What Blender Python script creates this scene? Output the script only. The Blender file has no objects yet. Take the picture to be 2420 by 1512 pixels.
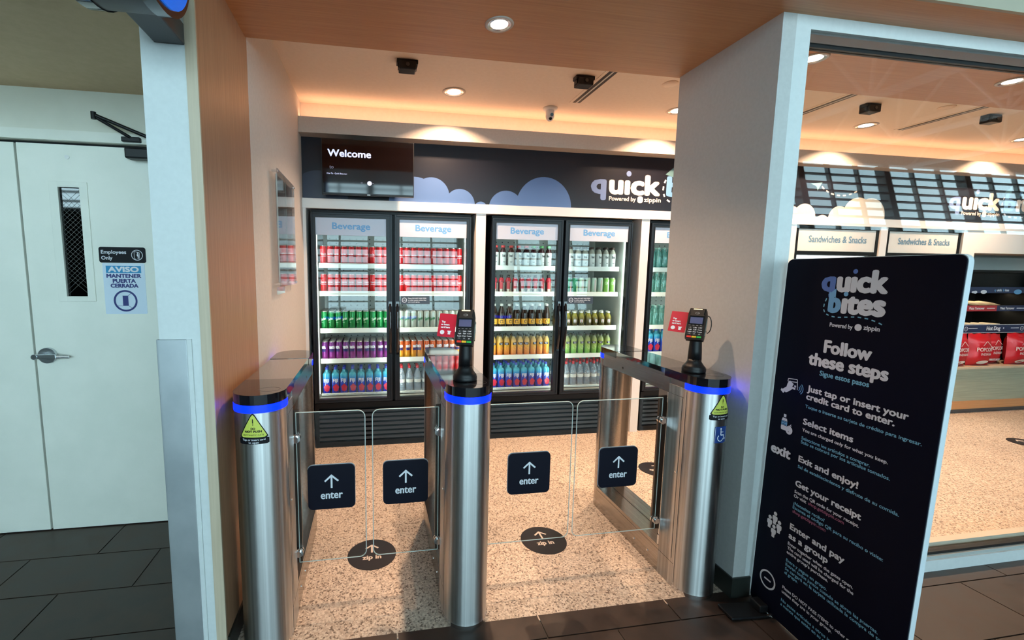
import bpy, math, random
from mathutils import Matrix, Vector
random.seed(7)
SC = bpy.context.scene
COL = SC.collection
PI = math.pi

# ------------------------------------------------------------------ camera
cam_d = bpy.data.cameras.new('camera')
cam = bpy.data.objects.new('camera', cam_d)
COL.objects.link(cam)
SC.camera = cam
F_PX, CX, CY = 1039.4, 1058.5, 762.4
PITCH, YAW, ROLL = math.radians(6.558), math.radians(9.687), math.radians(-0.608)
_cp, _sp, _c, _s = math.cos(PITCH), math.sin(PITCH), math.cos(YAW), math.sin(YAW)
_fw = Vector((_s*_cp, _c*_cp, -_sp)); _rt = Vector((_c, -_s, 0)); _dn = _fw.cross(_rt)
_r2 = math.cos(ROLL)*_rt + math.sin(ROLL)*_dn
_d2 = -math.sin(ROLL)*_rt + math.cos(ROLL)*_dn
m = Matrix(((_r2.x, -_d2.x, -_fw.x, 0), (_r2.y, -_d2.y, -_fw.y, 0), (_r2.z, -_d2.z, -_fw.z, 1.5), (0, 0, 0, 1)))
cam.matrix_world = m
cam_d.sensor_fit = 'HORIZONTAL'
cam_d.sensor_width = 36
cam_d.lens = F_PX/2420*36
cam_d.shift_x = (1210-CX)/2420
cam_d.shift_y = (CY-756)/2420
cam_d.clip_start = 0.02
cam_d.clip_end = 300

# ------------------------------------------------------------------ world, exposure
SC.view_settings.view_transform = 'Standard'
SC.view_settings.look = 'None'
SC.view_settings.gamma = 1
SC.view_settings.use_curve_mapping = False
SC.view_settings.exposure = 0.0
SC.cycles.transparent_max_bounces = 32
SC.cycles.max_bounces = 8
SC.cycles.diffuse_bounces = 4
SC.cycles.glossy_bounces = 4
SC.cycles.transmission_bounces = 6
SC.cycles.sample_clamp_indirect = 6
SC.cycles.caustics_reflective = False
SC.cycles.caustics_refractive = False
W = bpy.data.worlds.new('sky'); SC.world = W; W.use_nodes = True
bg = W.node_tree.nodes['Background']
bg.inputs[0].default_value = (0.54, 0.80, 0.90, 1)
bg.inputs[1].default_value = 10.3

WARM = (1.0, 0.66, 0.43)
def area(name, loc, size, power, color, rot=(0, 0, 0), sy=None, spread=None, shape='RECTANGLE'):
    l = bpy.data.lights.new(name, 'AREA'); l.energy = power; l.color = color
    l.shape = shape; l.size = size
    if sy is not None: l.size_y = sy
    if spread is not None: l.spread = spread
    o = bpy.data.objects.new(name, l); o.location = loc; o.rotation_euler = rot
    COL.objects.link(o); o['kind'] = 'helper'
    return o
# the LED strip lying on the ledge of the cove, shining up
area('cove_light', (3.6, 3.66, 2.665), 8.3, 10, (1.0, 0.54, 0.31), (PI, 0, 0), 0.03)
# ceiling downlights of the shop and of the wooden soffit
DOWN_SHOP = [(0.592, 3.31), (2.41, 3.325), (4.22, 3.32), (6.05, 3.35)]
DOWN_SOFF = [(0.542, 1.95), (2.13, 1.95), (3.41, 1.965), (4.9, 1.97)]
for x, y in DOWN_SHOP: area('downlight_light', (x, y, 2.794), 0.07, 31, WARM, (0, 0, 0), shape='DISK', spread=2.25)
for x, y in DOWN_SOFF: area('downlight_light', (x, y, 2.550), 0.05, 12, WARM, (0, 0, 0), shape='DISK', spread=2.0)

# ------------------------------------------------------------------ materials
def lin(r, g, b):
    f = lambda c: (c/255/12.92) if c/255 <= 0.04045 else ((c/255+0.055)/1.055)**2.4
    return (f(r), f(g), f(b), 1)
MATS = {}
def mat(name, col=(0.8, 0.8, 0.8, 1), rough=0.5, metal=0.0, emit=None, es=0.0, coat=0.0, alpha=1.0, spec=0.5):
    if name in MATS: return MATS[name]
    m_ = bpy.data.materials.new(name); m_.use_nodes = True
    b = m_.node_tree.nodes['Principled BSDF']
    b.inputs['Base Color'].default_value = col
    b.inputs['Roughness'].default_value = rough
    b.inputs['Metallic'].default_value = metal
    b.inputs['Specular IOR Level'].default_value = spec
    if coat: b.inputs['Coat Weight'].default_value = coat; b.inputs['Coat Roughness'].default_value = 0.05
    if emit: b.inputs['Emission Color'].default_value = emit; b.inputs['Emission Strength'].default_value = es
    b.inputs['Alpha'].default_value = alpha
    MATS[name] = m_
    return m_
def nodes(m_): return m_.node_tree.nodes, m_.node_tree.links
def noisy(name, c1, c2, scale=(1, 1, 1), nscale=20, rough=0.5, detail=4, lo=0.35, hi=0.65, bump=0.0, metal=0.0, coat=0.0, spec=0.5, r2=None):
    m_ = mat(name, c1, rough, metal, coat=coat, spec=spec); n, l = nodes(m_)
    b = n['Principled BSDF']
    tc = n.new('ShaderNodeTexCoord'); mp = n.new('ShaderNodeMapping'); mp.inputs['Scale'].default_value = scale
    nz = n.new('ShaderNodeTexNoise'); nz.inputs['Scale'].default_value = nscale; nz.inputs['Detail'].default_value = detail
    cr = n.new('ShaderNodeValToRGB'); cr.color_ramp.elements[0].position = lo; cr.color_ramp.elements[1].position = hi
    cr.color_ramp.elements[0].color = c1; cr.color_ramp.elements[1].color = c2
    l.new(tc.outputs['Object'], mp.inputs[0]); l.new(mp.outputs[0], nz.inputs['Vector']); l.new(nz.outputs[0], cr.inputs[0]); l.new(cr.outputs[0], b.inputs['Base Color'])
    if bump:
        bp = n.new('ShaderNodeBump'); bp.inputs['Strength'].default_value = bump; bp.inputs['Distance'].default_value = 0.002
        l.new(nz.outputs[0], bp.inputs['Height']); l.new(bp.outputs[0], b.inputs['Normal'])
    if r2 is not None:
        mr = n.new('ShaderNodeMapRange'); mr.inputs[1].default_value = lo; mr.inputs[2].default_value = hi; mr.inputs[3].default_value = rough; mr.inputs[4].default_value = r2
        l.new(nz.outputs[0], mr.inputs[0]); l.new(mr.outputs[0], b.inputs['Roughness'])
    return m_
def glassy(name, tint=(1, 1, 1, 1), gloss_rough=0.0, base=0.04, gain=1.0, tintmix=0.0, body=None):
    """thin clear sheet: see-through with a Fresnel reflection, optionally a share of a tinted body"""
    m_ = bpy.data.materials.new(name); m_.use_nodes = True; n, l = nodes(m_); n.clear()
    out = n.new('ShaderNodeOutputMaterial'); mx = n.new('ShaderNodeMixShader')
    tr = n.new('ShaderNodeBsdfTransparent'); tr.inputs[0].default_value = tint
    gl = n.new('ShaderNodeBsdfGlossy'); gl.inputs['Roughness'].default_value = gloss_rough
    ge = n.new('ShaderNodeNewGeometry'); dt = n.new('ShaderNodeVectorMath'); dt.operation = 'DOT_PRODUCT'
    l.new(ge.outputs['Incoming'], dt.inputs[0]); l.new(ge.outputs['Normal'], dt.inputs[1])
    ab = n.new('ShaderNodeMath'); ab.operation = 'ABSOLUTE'; l.new(dt.outputs['Value'], ab.inputs[0])
    su = n.new('ShaderNodeMath'); su.operation = 'SUBTRACT'; su.inputs[0].default_value = 1; l.new(ab.outputs[0], su.inputs[1])
    pw = n.new('ShaderNodeMath'); pw.operation = 'POWER'; l.new(su.outputs[0], pw.inputs[0]); pw.inputs[1].default_value = 5
    ma = n.new('ShaderNodeMath'); ma.operation = 'MULTIPLY_ADD'; l.new(pw.outputs[0], ma.inputs[0]); ma.inputs[1].default_value = (1-base)*gain; ma.inputs[2].default_value = base
    l.new(ma.outputs[0], mx.inputs[0])
    if tintmix > 0:
        m2 = n.new('ShaderNodeMixShader'); df = n.new('ShaderNodeBsdfDiffuse'); df.inputs[0].default_value = body
        m2.inputs[0].default_value = tintmix
        l.new(tr.outputs[0], m2.inputs[1]); l.new(df.outputs[0], m2.inputs[2]); l.new(m2.outputs[0], mx.inputs[1])
    else:
        l.new(tr.outputs[0], mx.inputs[1])
    l.new(gl.outputs[0], mx.inputs[2]); l.new(mx.outputs[0], out.inputs[0])
    MATS[name] = m_
    return m_
def voro_speck(name, base, dark, light, rough):
    m_ = mat(name, base, rough); n, l = nodes(m_); b = n['Principled BSDF']
    tc = n.new('ShaderNodeTexCoord')
    v = n.new('ShaderNodeTexVoronoi'); v.inputs['Scale'].default_value = 145
    l.new(tc.outputs['Object'], v.inputs['Vector'])
    sep = n.new('ShaderNodeSeparateColor'); l.new(v.outputs['Color'], sep.inputs[0])
    cr = n.new('ShaderNodeValToRGB'); cr.color_ramp.interpolation = 'CONSTANT'
    e = cr.color_ramp.elements; e[0].position = 0; e[0].color = dark; e[1].position = 0.13; e[1].color = base
    e2 = e.new(0.42); e2.color = light
    e3 = e.new(0.68); e3.color = tuple(base[i]*0.80 for i in range(3))+(1,)
    e4 = e.new(0.86); e4.color = tuple(min(1, light[i]*1.12) for i in range(3))+(1,)
    l.new(sep.outputs[0], cr.inputs[0])
    nz = n.new('ShaderNodeTexNoise'); nz.inputs['Scale'].default_value = 1.6; nz.inputs['Detail'].default_value = 3
    l.new(tc.outputs['Object'], nz.inputs['Vector'])
    mr = n.new('ShaderNodeMapRange'); mr.inputs[1].default_value = 0.3; mr.inputs[2].default_value = 0.7; mr.inputs[3].default_value = 0.88; mr.inputs[4].default_value = 1.06
    l.new(nz.outputs[0], mr.inputs[0])
    mx = n.new('ShaderNodeMixRGB'); mx.blend_type = 'MULTIPLY'; mx.inputs[0].default_value = 1
    l.new(cr.outputs[0], mx.inputs[1]); l.new(mr.outputs[0], mx.inputs[2]); l.new(mx.outputs[0], b.inputs['Base Color'])
    return m_

M_WALL = noisy('white_wall_paint', (0.62, 0.575, 0.53, 1), (0.66, 0.615, 0.57, 1), nscale=60, rough=0.6, bump=0.05)
M_CEIL = noisy('ceiling_paint', (0.86, 0.72, 0.59, 1), (0.89, 0.75, 0.62, 1), nscale=40, rough=0.7)
M_HALLW = noisy('hall_wall_paint', (0.72, 0.71, 0.61, 1), (0.75, 0.74, 0.64, 1), nscale=8, rough=0.6)
M_HALLC = noisy('hallway_ceiling_paint', (0.70, 0.50, 0.31, 1), (0.74, 0.53, 0.34, 1), nscale=30, rough=0.8)
M_COL = noisy('white_column_laminate', (0.65, 0.68, 0.68, 1), (0.68, 0.71, 0.71, 1), nscale=50, rough=0.45)
M_DOOR = noisy('painted_door', (0.80, 0.80, 0.72, 1), (0.85, 0.84, 0.76, 1), nscale=5, rough=0.45)
M_BOARD = mat('white_millwork', (0.74, 0.71, 0.68, 1), 0.45)
M_WOODV = noisy('maple_veneer_vertical', (0.36, 0.185, 0.098, 1), (0.50, 0.275, 0.155, 1), scale=(26, 26, 0.55), nscale=4.5, rough=0.38, lo=0.25, hi=0.75)
M_WOODH = noisy('maple_veneer_horizontal', (0.50, 0.215, 0.080, 1), (0.62, 0.30, 0.125, 1), scale=(0.55, 26, 26), nscale=4.5, rough=0.4, lo=0.25, hi=0.75)
M_EDGE = noisy('pale_maple_edge', (0.52, 0.42, 0.30, 1), (0.62, 0.51, 0.38, 1), scale=(26, 26, 0.7), nscale=4, rough=0.45, lo=0.25, hi=0.75)
M_TILE = noisy('dark_slate_tile', (0.034, 0.021, 0.016, 1), (0.060, 0.037, 0.028, 1), nscale=9, rough=0.36, detail=8, bump=0.08, r2=0.5)
M_GROUT = mat('grout', (0.11, 0.10, 0.09, 1), 0.9)
M_GROUTD = mat('black_base_tile', (0.022, 0.025, 0.022, 1), 0.3)
M_TERR = voro_speck('terrazzo', (0.62, 0.49, 0.385, 1), (0.22, 0.16, 0.12, 1), (0.74, 0.62, 0.51, 1), 0.38)
M_STEEL = noisy('brushed_steel', (0.40, 0.395, 0.39, 1), (0.80, 0.795, 0.79, 1), scale=(60, 60, 0.12), nscale=1.3, rough=0.36, metal=1.0, lo=0.25, hi=0.75)
_n, _l = nodes(M_STEEL); _t = _n.new('ShaderNodeTangent'); _t.direction_type = 'RADIAL'; _t.axis = 'Z'
_l.new(_t.outputs[0], _n['Principled BSDF'].inputs['Tangent']); _n['Principled BSDF'].inputs['Anisotropic'].default_value = 0.9; _n['Principled BSDF'].inputs['Anisotropic Rotation'].default_value = 0.25
M_STEELH = noisy('brushed_steel_panel', (0.36, 0.335, 0.31, 1), (0.46, 0.435, 0.41, 1), scale=(60, 1, 120), nscale=2, rough=0.24, metal=1.0)
M_CHROME = mat('chrome', (0.75, 0.75, 0.76, 1), 0.12, 1.0)
M_NICKEL = mat('satin_nickel', (0.55, 0.58, 0.60, 1), 0.28, 1.0)
M_GUARD = noisy('corner_guard_steel', (0.40, 0.43, 0.45, 1), (0.48, 0.51, 0.53, 1), nscale=6, rough=0.42, metal=0.6)
M_BLACKG = mat('gloss_black', (0.006, 0.006, 0.009, 1), 0.06, coat=0.5)
M_SMOKE = mat('polished_dark_top', (0.42, 0.41, 0.40, 1), 0.05, 1.0)
M_BLACK = mat('black_plastic', (0.0055, 0.006, 0.0075, 1), 0.42, spec=0.35)
M_BLACKM = mat('black_cabinet', (0.003, 0.003, 0.0035, 1), 0.45, spec=0.2)
M_DOORFR = mat('slate_black_door_frame', (0.010, 0.013, 0.018, 1), 0.35, spec=0.25)
M_GREY = mat('dark_grey', (0.05, 0.05, 0.055, 1), 0.4)
M_WHITE = mat('white_plastic', (0.78, 0.77, 0.75, 1), 0.4)
M_LINER = mat('fridge_liner', (0.34, 0.37, 0.35, 1), 0.45)
M_SHELF = mat('shelf_white', (0.80, 0.84, 0.78, 1), 0.4)
M_BLUERING = mat('blue_led', (0.0, 0.02, 0.6, 1), 0.4, emit=(0.0, 0.008, 1.0, 1), es=5.0)
M_LAMP = mat('lamp_lens', (1, 1, 1, 1), 0.4, emit=(1.0, 0.93, 0.83, 1), es=9)
M_TRIM = mat('lamp_trim', (0.55, 0.48, 0.42, 1), 0.35)
M_REFL = mat('lamp_reflector', (0.8, 0.78, 0.75, 1), 0.15, 0.9)
M_NAVY = mat('navy_print', (0.0045, 0.005, 0.012, 1), 0.45, spec=0.15)
M_NAVYB = mat('navy_board', (0.0022, 0.0030, 0.0100, 1), 0.55, spec=0.08)
M_BAND = mat('navy_band', (0.010, 0.0105, 0.017, 1), 0.34, spec=0.3)
M_CLOUD = mat('blue_cloud_print', (0.075, 0.14, 0.31, 1), 0.35)
M_CLOUDD = mat('deep_blue_cloud_print', (0.010, 0.017, 0.045, 1), 0.35)
M_CLOUDW = mat('warm_lit_cloud_print', (0.70, 0.62, 0.50, 1), 0.4)  # light cloud print with the warm lighting put into its cream colour
M_PW = mat('white_print', (0.74, 0.75, 0.80, 1), 0.45)
M_PWB = mat('grey_white_print', (0.60, 0.63, 0.70, 1), 0.5)
M_PB = mat('blue_print', (0.14, 0.36, 0.62, 1), 0.45)
M_PB2 = mat('light_blue_print', (0.16, 0.42, 0.60, 1), 0.5)
M_PBD = mat('cobalt_print', (0.075, 0.16, 0.46, 1), 0.45)
M_PINK = mat('mauve_print', (0.28, 0.085, 0.16, 1), 0.5)
M_HEAD = mat('header_panel_white', (0.50, 0.535, 0.63, 1), 0.4)
M_HEADT = mat('header_letter_blue', (0.13, 0.34, 0.62, 1), 0.45)
M_RED = mat('red_card', (0.55, 0.008, 0.035, 1), 0.4)
M_YEL = mat('yellow_green_sticker', (0.64, 0.68, 0.11, 1), 0.45)
M_BLK = mat('black_print', (0.005, 0.005, 0.008, 1), 0.5, spec=0.2)
M_ADA = mat('blue_sticker', (0.010, 0.045, 0.22, 1), 0.4)
M_GLASS = glassy('clear_glass', (0.97, 0.985, 0.98, 1), 0.0, 0.045)
M_SHOPGL = glassy('shop_window_glass', (0.965, 0.98, 0.975, 1), 0.0, 0.026)
M_WINGGL = glassy('gate_glass', (0.965, 0.97, 0.965, 1), 0.0, 0.025)
M_FRGL = glassy('cooler_glass', (0.95, 0.975, 0.97, 1), 0.0, 0.030)
M_GEDGE = mat('glass_edge', (0.62, 0.70, 0.66, 1), 0.25)
M_ACRYL = glassy('clear_acrylic', (0.93, 0.94, 0.95, 1), 0.0, 0.10)
M_WIREGL = glassy('wired_glass', (0.10, 0.12, 0.12, 1), 0.03, 0.09)
M_WATER = glassy('clear_bottle', (0.80, 0.86, 0.90, 1), 0.08, 0.07, tintmix=0.34, body=(0.50, 0.58, 0.66, 1))
M_WATERG = glassy('green_tinted_bottle', (0.62, 0.86, 0.80, 1), 0.08, 0.08, tintmix=0.42, body=(0.20, 0.50, 0.46, 1))

# ------------------------------------------------------------------ mesh builder
class MB:
    def __init__(s): s.v = []; s.f = []; s.mi = []; s.sm = []; s.cur = 0
    def add(s, vs, fs, smooth=False):
        b = len(s.v); s.v += [tuple(v) for v in vs]
        for f in fs: s.f.append(tuple(b+i for i in f)); s.mi.append(s.cur); s.sm.append(smooth)
        return s
    def box(s, x0, x1, y0, y1, z0, z1):
        v = [(x0, y0, z0), (x1, y0, z0), (x1, y1, z0), (x0, y1, z0), (x0, y0, z1), (x1, y0, z1), (x1, y1, z1), (x0, y1, z1)]
        return s.add(v, [(0, 3, 2, 1), (4, 5, 6, 7), (0, 1, 5, 4), (1, 2, 6, 5), (2, 3, 7, 6), (3, 0, 4, 7)])
    def prism(s, poly, z0, z1, smooth=False, caps=True):
        """poly in XY, extruded along Z"""
        n = len(poly)
        v = [(p[0], p[1], z0) for p in poly]+[(p[0], p[1], z1) for p in poly]
        b = len(s.v)
        s.add(v, [(i, (i+1) % n, n+(i+1) % n, n+i) for i in range(n)], smooth)
        if caps: s.add(v, [tuple(range(n-1, -1, -1)), tuple(range(n, 2*n))])
        return s
    def slab(s, poly, y0, y1):
        """poly in XZ, thickness along Y"""
        n = len(poly)
        v = [(p[0], y0, p[1]) for p in poly]+[(p[0], y1, p[1]) for p in poly]
        s.add(v, [(i, n+i, n+(i+1) % n, (i+1) % n) for i in range(n)])
        s.add(v, [tuple(range(n)), tuple(range(2*n-1, n-1, -1))])
        return s
    def lathe(s, prof, n=16, cx=0, cy=0, smooth=True, sx=1, sy=1, power=1.0):
        b = []
        for r, z in prof:
            for i in range(n):
                a = 2*PI*i/n; c_, s_ = math.cos(a), math.sin(a)
                if power != 1.0:
                    c_ = math.copysign(abs(c_)**power, c_); s_ = math.copysign(abs(s_)**power, s_)
                b.append((cx+r*sx*c_, cy+r*sy*s_, z))
        fs = []
        for k in range(len(prof)-1):
            for i in range(n): fs.append((k*n+i, k*n+(i+1) % n, (k+1)*n+(i+1) % n, (k+1)*n+i))
        s.add(b, fs, smooth)
        return s
    def cyl(s, p0, p1, r, n=16, r1=None, smooth=True):
        p0, p1 = Vector(p0), Vector(p1); d = (p1-p0).normalized()
        a = d.orthogonal().normalized(); b = d.cross(a); r1 = r if r1 is None else r1
        v = [p0+(a*math.cos(2*PI*i/n)+b*math.sin(2*PI*i/n))*r for i in range(n)]+[p1+(a*math.cos(2*PI*i/n)+b*math.sin(2*PI*i/n))*r1 for i in range(n)]
        s.add(v, [(i, (i+1) % n, n+(i+1) % n, n+i) for i in range(n)], smooth)
        s.add(v, [tuple(range(n-1, -1, -1)), tuple(range(n, 2*n))])
        return s
    def tube(s, path, r, n=8):
        for i in range(len(path)-1): s.cyl(path[i], path[i+1], r, n)
        return s
    def xform(s, M): s.v = [tuple(M @ Vector(v)) for v in s.v]; return s
    def obj(s, name, mats, parent=None, bevel=0.0, seg=2, **props):
        me = bpy.data.meshes.new(name); me.from_pydata(s.v, [], s.f)
        if not isinstance(mats, (list, tuple)): mats = [mats]
        for m_ in mats: me.materials.append(m_)
        me.polygons.foreach_set('material_index', s.mi); me.polygons.foreach_set('use_smooth', s.sm)
        me.update()
        return link(name, me, parent, bevel, seg, **props)
def link(name, me, parent=None, bevel=0.0, seg=2, **props):
    o = bpy.data.objects.new(name, me); COL.objects.link(o)
    if parent is not None: o.parent = parent
    if bevel:
        b = o.modifiers.new('bevel', 'BEVEL'); b.width = bevel; b.segments = seg; b.limit_method = 'ANGLE'
        b.harden_normals = False
    for k, v in props.items(): o[k] = v
    return o
def thing(name, label, cat, loc=(0, 0, 0), rz=0.0, group=None, M=None):
    o = bpy.data.objects.new(name, None); COL.objects.link(o)
    if M is not None: o.matrix_world = M
    else: o.location = loc; o.rotation_euler = (0, 0, rz)
    o.empty_display_size = 0.05
    o['label'] = label; o['category'] = cat
    if group: o['group'] = group
    return o
def struct(name, mb, m_, parent=None, bevel=0.0):
    o = mb.obj(name, m_, parent, bevel)
    if parent is None: o['kind'] = 'structure'
    return o

# ------------------------------------------------------------------ flat print (XZ plane, facing -Y)
_GL = {}
def glyphs(txt):
    if txt in _GL: return _GL[txt]
    cu = bpy.data.curves.new('t', 'FONT'); cu.body = txt; cu.size = 1; cu.resolution_u = 3
    o = bpy.data.objects.new('t', cu); COL.objects.link(o)
    dg = bpy.context.evaluated_depsgraph_get(); dg.update()
    ev = o.evaluated_get(dg); me = ev.to_mesh()
    vs = [(v.co.x, v.co.y) for v in me.vertices]; fs = [tuple(p.vertices) for p in me.polygons]
    ev.to_mesh_clear(); bpy.data.objects.remove(o); bpy.data.curves.remove(cu)
    _GL[txt] = (vs, fs)
    return _GL[txt]
CAPH = 0.68
class Print:
    def __init__(s): s.v = []; s.f = []; s.d = []; s.dep = 0.0; s.calls = 0
    def step(s, n_): s.dep += 4e-5; s.calls += 1; s.d += [s.dep]*n_
    def poly(s, pts, new=True):
        b = len(s.v); s.v += list(pts); s.f.append(tuple(range(b, b+len(pts))))
        if new: s.step(len(pts))
        else: s.d += [s.dep]*len(pts)
        return s
    def rect(s, x0, x1, z0, z1): return s.poly([(x0, z0), (x1, z0), (x1, z1), (x0, z1)])
    def rrect(s, x0, x1, z0, z1, r, n=5):
        return s.poly(rrect(x0, x1, z0, z1, r, n))
    def disc(s, x, z, r, n=28, rz=None): return s.poly([(x+r*math.cos(2*PI*i/n), z+(rz or r)*math.sin(2*PI*i/n)) for i in range(n)])
    def ring(s, x, z, r, w, n=36, rz=None, a0=0, a1=2*PI):
        k = (rz or r)/r
        for i in range(n):
            a, b = a0+(a1-a0)*i/n, a0+(a1-a0)*(i+1)/n
            s.poly([(x+(r-w)*math.cos(a), z+k*(r-w)*math.sin(a)), (x+r*math.cos(a), z+k*r*math.sin(a)), (x+r*math.cos(b), z+k*r*math.sin(b)), (x+(r-w)*math.cos(b), z+k*(r-w)*math.sin(b))], i == 0)
        return s
    def line(s, x0, z0, x1, z1, w):
        d = math.hypot(x1-x0, z1-z0) or 1; nx, nz = -(z1-z0)/d*w/2, (x1-x0)/d*w/2
        return s.poly([(x0-nx, z0-nz), (x1-nx, z1-nz), (x1+nx, z1+nz), (x0+nx, z0+nz)])
    def text(s, txt, x, z, cap, w=None, bold=0.0, align='l', n=None, dz=0.0):
        """cap height, baseline z; width w fits the text; bold in cap units; dz rise of baseline over the width"""
        vs, fs = glyphs(txt)
        if not vs: return s
        x0 = min(v[0] for v in vs); x1 = max(v[0] for v in vs)
        k = cap/CAPH; kx = k if w is None else (w-2*bold*cap)/(x1-x0)
        W_ = (x1-x0)*kx
        ox = x - (0 if align == 'l' else W_/2 if align == 'c' else W_)
        if bold: n = n or 6; offs = [(0, 0)]+[(bold*cap*math.cos(2*PI*i/n), bold*cap*math.sin(2*PI*i/n)*0.8) for i in range(n)]
        else: offs = [(0, 0)]
        for dx, dz_ in offs:
            b = len(s.v)
            s.v += [(ox+(v[0]-x0)*kx+dx, z+v[1]*k+dz_+dz*((v[0]-x0)/(x1-x0))) for v in vs]
            s.f += [tuple(b+i for i in f) for f in fs]
            s.step(len(vs))
        return s
    def obj(s, name, m_, parent=None, y=0.0, wrap=None, **props):
        if len(s.d) < len(s.v): s.d += [0.0]*(len(s.v)-len(s.d))
        if wrap is None: vs = [(x, y-d, z) for (x, z), d in zip(s.v, s.d)]
        else:
            vs = []
            for (x, z), d in zip(s.v, s.d):
                a = Vector(wrap(x, z)); nx_ = (Vector(wrap(x+1e-4, z))-a).cross(Vector(wrap(x, z+1e-4))-a)
                nx_.normalize(); vs.append(tuple(a+nx_*d))
        if s.calls > 1: props.setdefault('kind', 'stuff')
        me = bpy.data.meshes.new(name); me.from_pydata(vs, [], s.f); me.materials.append(m_); me.update()
        return link(name, me, parent, **props)
def rrect(x0, x1, z0, z1, r, n=5):
    p = []
    for cx, cz, a in ((x1-r, z0+r, -PI/2), (x1-r, z1-r, 0), (x0+r, z1-r, PI/2), (x0+r, z0+r, PI)):
        for i in range(n+1): p.append((cx+r*math.cos(a+PI/2*i/n), cz+r*math.sin(a+PI/2*i/n)))
    return p
def place(o, loc, rz=0.0, rx=0.0, ry=0.0): o.location = loc; o.rotation_euler = (rx, ry, rz); return o
ORD = ['first', 'second', 'third', 'fourth', 'fifth', 'sixth', 'seventh', 'eighth', 'ninth', 'tenth', 'eleventh', 'twelfth', 'thirteenth', 'fourteenth']

# ================================================================== STRUCTURE
Z_SOF, Z_CEIL = 2.555, 2.80
XW = 9.6          # right end of the shop
# floors
fl = struct('floor', MB().box(-14, 26, -9, 1.69, -0.06, -0.006).box(-3.2, -0.735, 1.69, 2.80, -0.06, -0.006), M_GROUT)
rows = [-0.205+0.295*k for k in range(11)]   # 2.745 is the last joint line
for k, y0 in enumerate(rows):
    y1 = y0+0.295
    if y0 > 2.72: continue
    off = -1.45 if k % 2 == 1 else -1.1425
    ye = min(y1, 1.690)
    for j in range(-4, 18):
        x0 = off+0.615*j; x1 = x0+0.615
        cy0, cy1 = y0, y1
        if y0 >= 1.6 and x0 > -0.75: continue
        if y1 > 1.69:
            if x1 > -0.735 and y0 < 1.69: cy1 = 1.69
            elif x0 > -0.76: continue
            if cy1 == y1 and x1 > -0.72: x1 = -0.735
        if x0 < -3.2 or x1 > 7.6 or x1-x0 < 0.05 or cy1-cy0 < 0.05: continue
        me_g = 0.003
        t = MB().box(x0+me_g, x1-me_g, cy0+me_g, cy1-me_g, -0.006, 0.0).obj('tile', M_TILE, fl)
        if y1 > 1.69 and cy1 == 1.69 and x0 < -0.76:   # the part that runs on into the hallway
            MB().box(x0+me_g, min(x1, -0.735)-me_g, 1.69+0.0002, y1-me_g, -0.006, 0.0).obj('tile', M_TILE, fl)
def tiled(name):
    m_ = mat(name, (0.035, 0.029, 0.026, 1), 0.4); n, l = nodes(m_)
    tc = n.new('ShaderNodeTexCoord'); br = n.new('ShaderNodeTexBrick')
    br.inputs['Color1'].default_value = (0.030, 0.025, 0.022, 1); br.inputs['Color2'].default_value = (0.044, 0.035, 0.030, 1)
    br.inputs['Mortar'].default_value = (0.11, 0.10, 0.09, 1); br.inputs['Scale'].default_value = 1
    br.inputs['Brick Width'].default_value = 0.615; br.inputs['Row Height'].default_value = 0.295; br.inputs['Mortar Size'].default_value = 0.003
    l.new(tc.outputs['Object'], br.inputs['Vector']); l.new(br.outputs[0], n['Principled BSDF'].inputs['Base Color']); return m_
MB().box(-14, 26, -9, -0.205, -0.006, 0.0).box(-14, -3.3, -0.205, 1.69, -0.006, 0.0).box(7.7, 26, -0.205, 1.69, -0.006, 0.0).obj('tile_field', tiled('far_tiles'), fl)
struct('floor', MB().box(-0.60, XW, 1.69, 4.9, -0.05, 0.0).box(-0.56, XW, 1.66, 1.69, -0.05, -0.0005), M_TERR)

# back structure of the shop
struct('ceiling', MB().box(-0.60, XW, 2.27, 4.2, Z_CEIL, Z_CEIL+0.08), M_CEIL)
struct('wall_back', MB().box(-0.60, XW, 3.74, 3.80, 2.545, Z_CEIL), M_CEIL)
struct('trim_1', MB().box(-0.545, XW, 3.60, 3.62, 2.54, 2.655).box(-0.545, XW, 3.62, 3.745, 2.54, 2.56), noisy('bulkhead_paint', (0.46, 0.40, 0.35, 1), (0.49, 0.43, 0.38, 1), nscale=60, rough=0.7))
struct('wall_left', MB().prism([(-0.62, 2.272), (-0.5645, 2.2855), (-0.545, 3.70), (-0.545, 4.8), (-0.62, 4.8)], 0, Z_CEIL), M_WALL)
struct('wall_right', MB().box(XW, XW+0.1, 1.65, 4.8, 0, Z_CEIL), M_WALL)
struct('wall_rear', MB().box(-0.62, XW, 4.72, 4.80, 0, Z_CEIL), M_BOARD)
# graphic band above the coolers
band = struct('trim_2', MB().box(-0.545, XW, 3.72, 3.76, 2.07, 2.545), M_BAND)
# white millwork round the coolers
struct('trim_3', MB().box(-0.545, XW, 3.70, 3.76, 1.995, 2.071).box(-0.545, XW, 3.76, 4.70, 2.01, 2.05), M_BOARD)
def post(n_, x0, x1):
    struct('trim_%d' % n_, MB().box(x0, x1, 3.71, 4.70, 0, 1.995), M_BOARD)
struct('trim_4', MB().box(-0.545, -0.522, 3.71, 4.70, 0, 1.995), M_BOARD)
post(5, 0.868, 0.952); post(6, 2.405, 2.485)
struct('trim_7', MB().box(3.895, 4.05, 3.71, 4.70, 0, 1.995), M_BOARD)
struct('trim_8', MB().box(5.045, 5.13, 3.71, 4.70, 0, 1.995), M_BOARD)
for x0, x1 in ((0.866, 0.954), (2.403, 2.487), (3.893, 4.052)):
    pass
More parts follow.
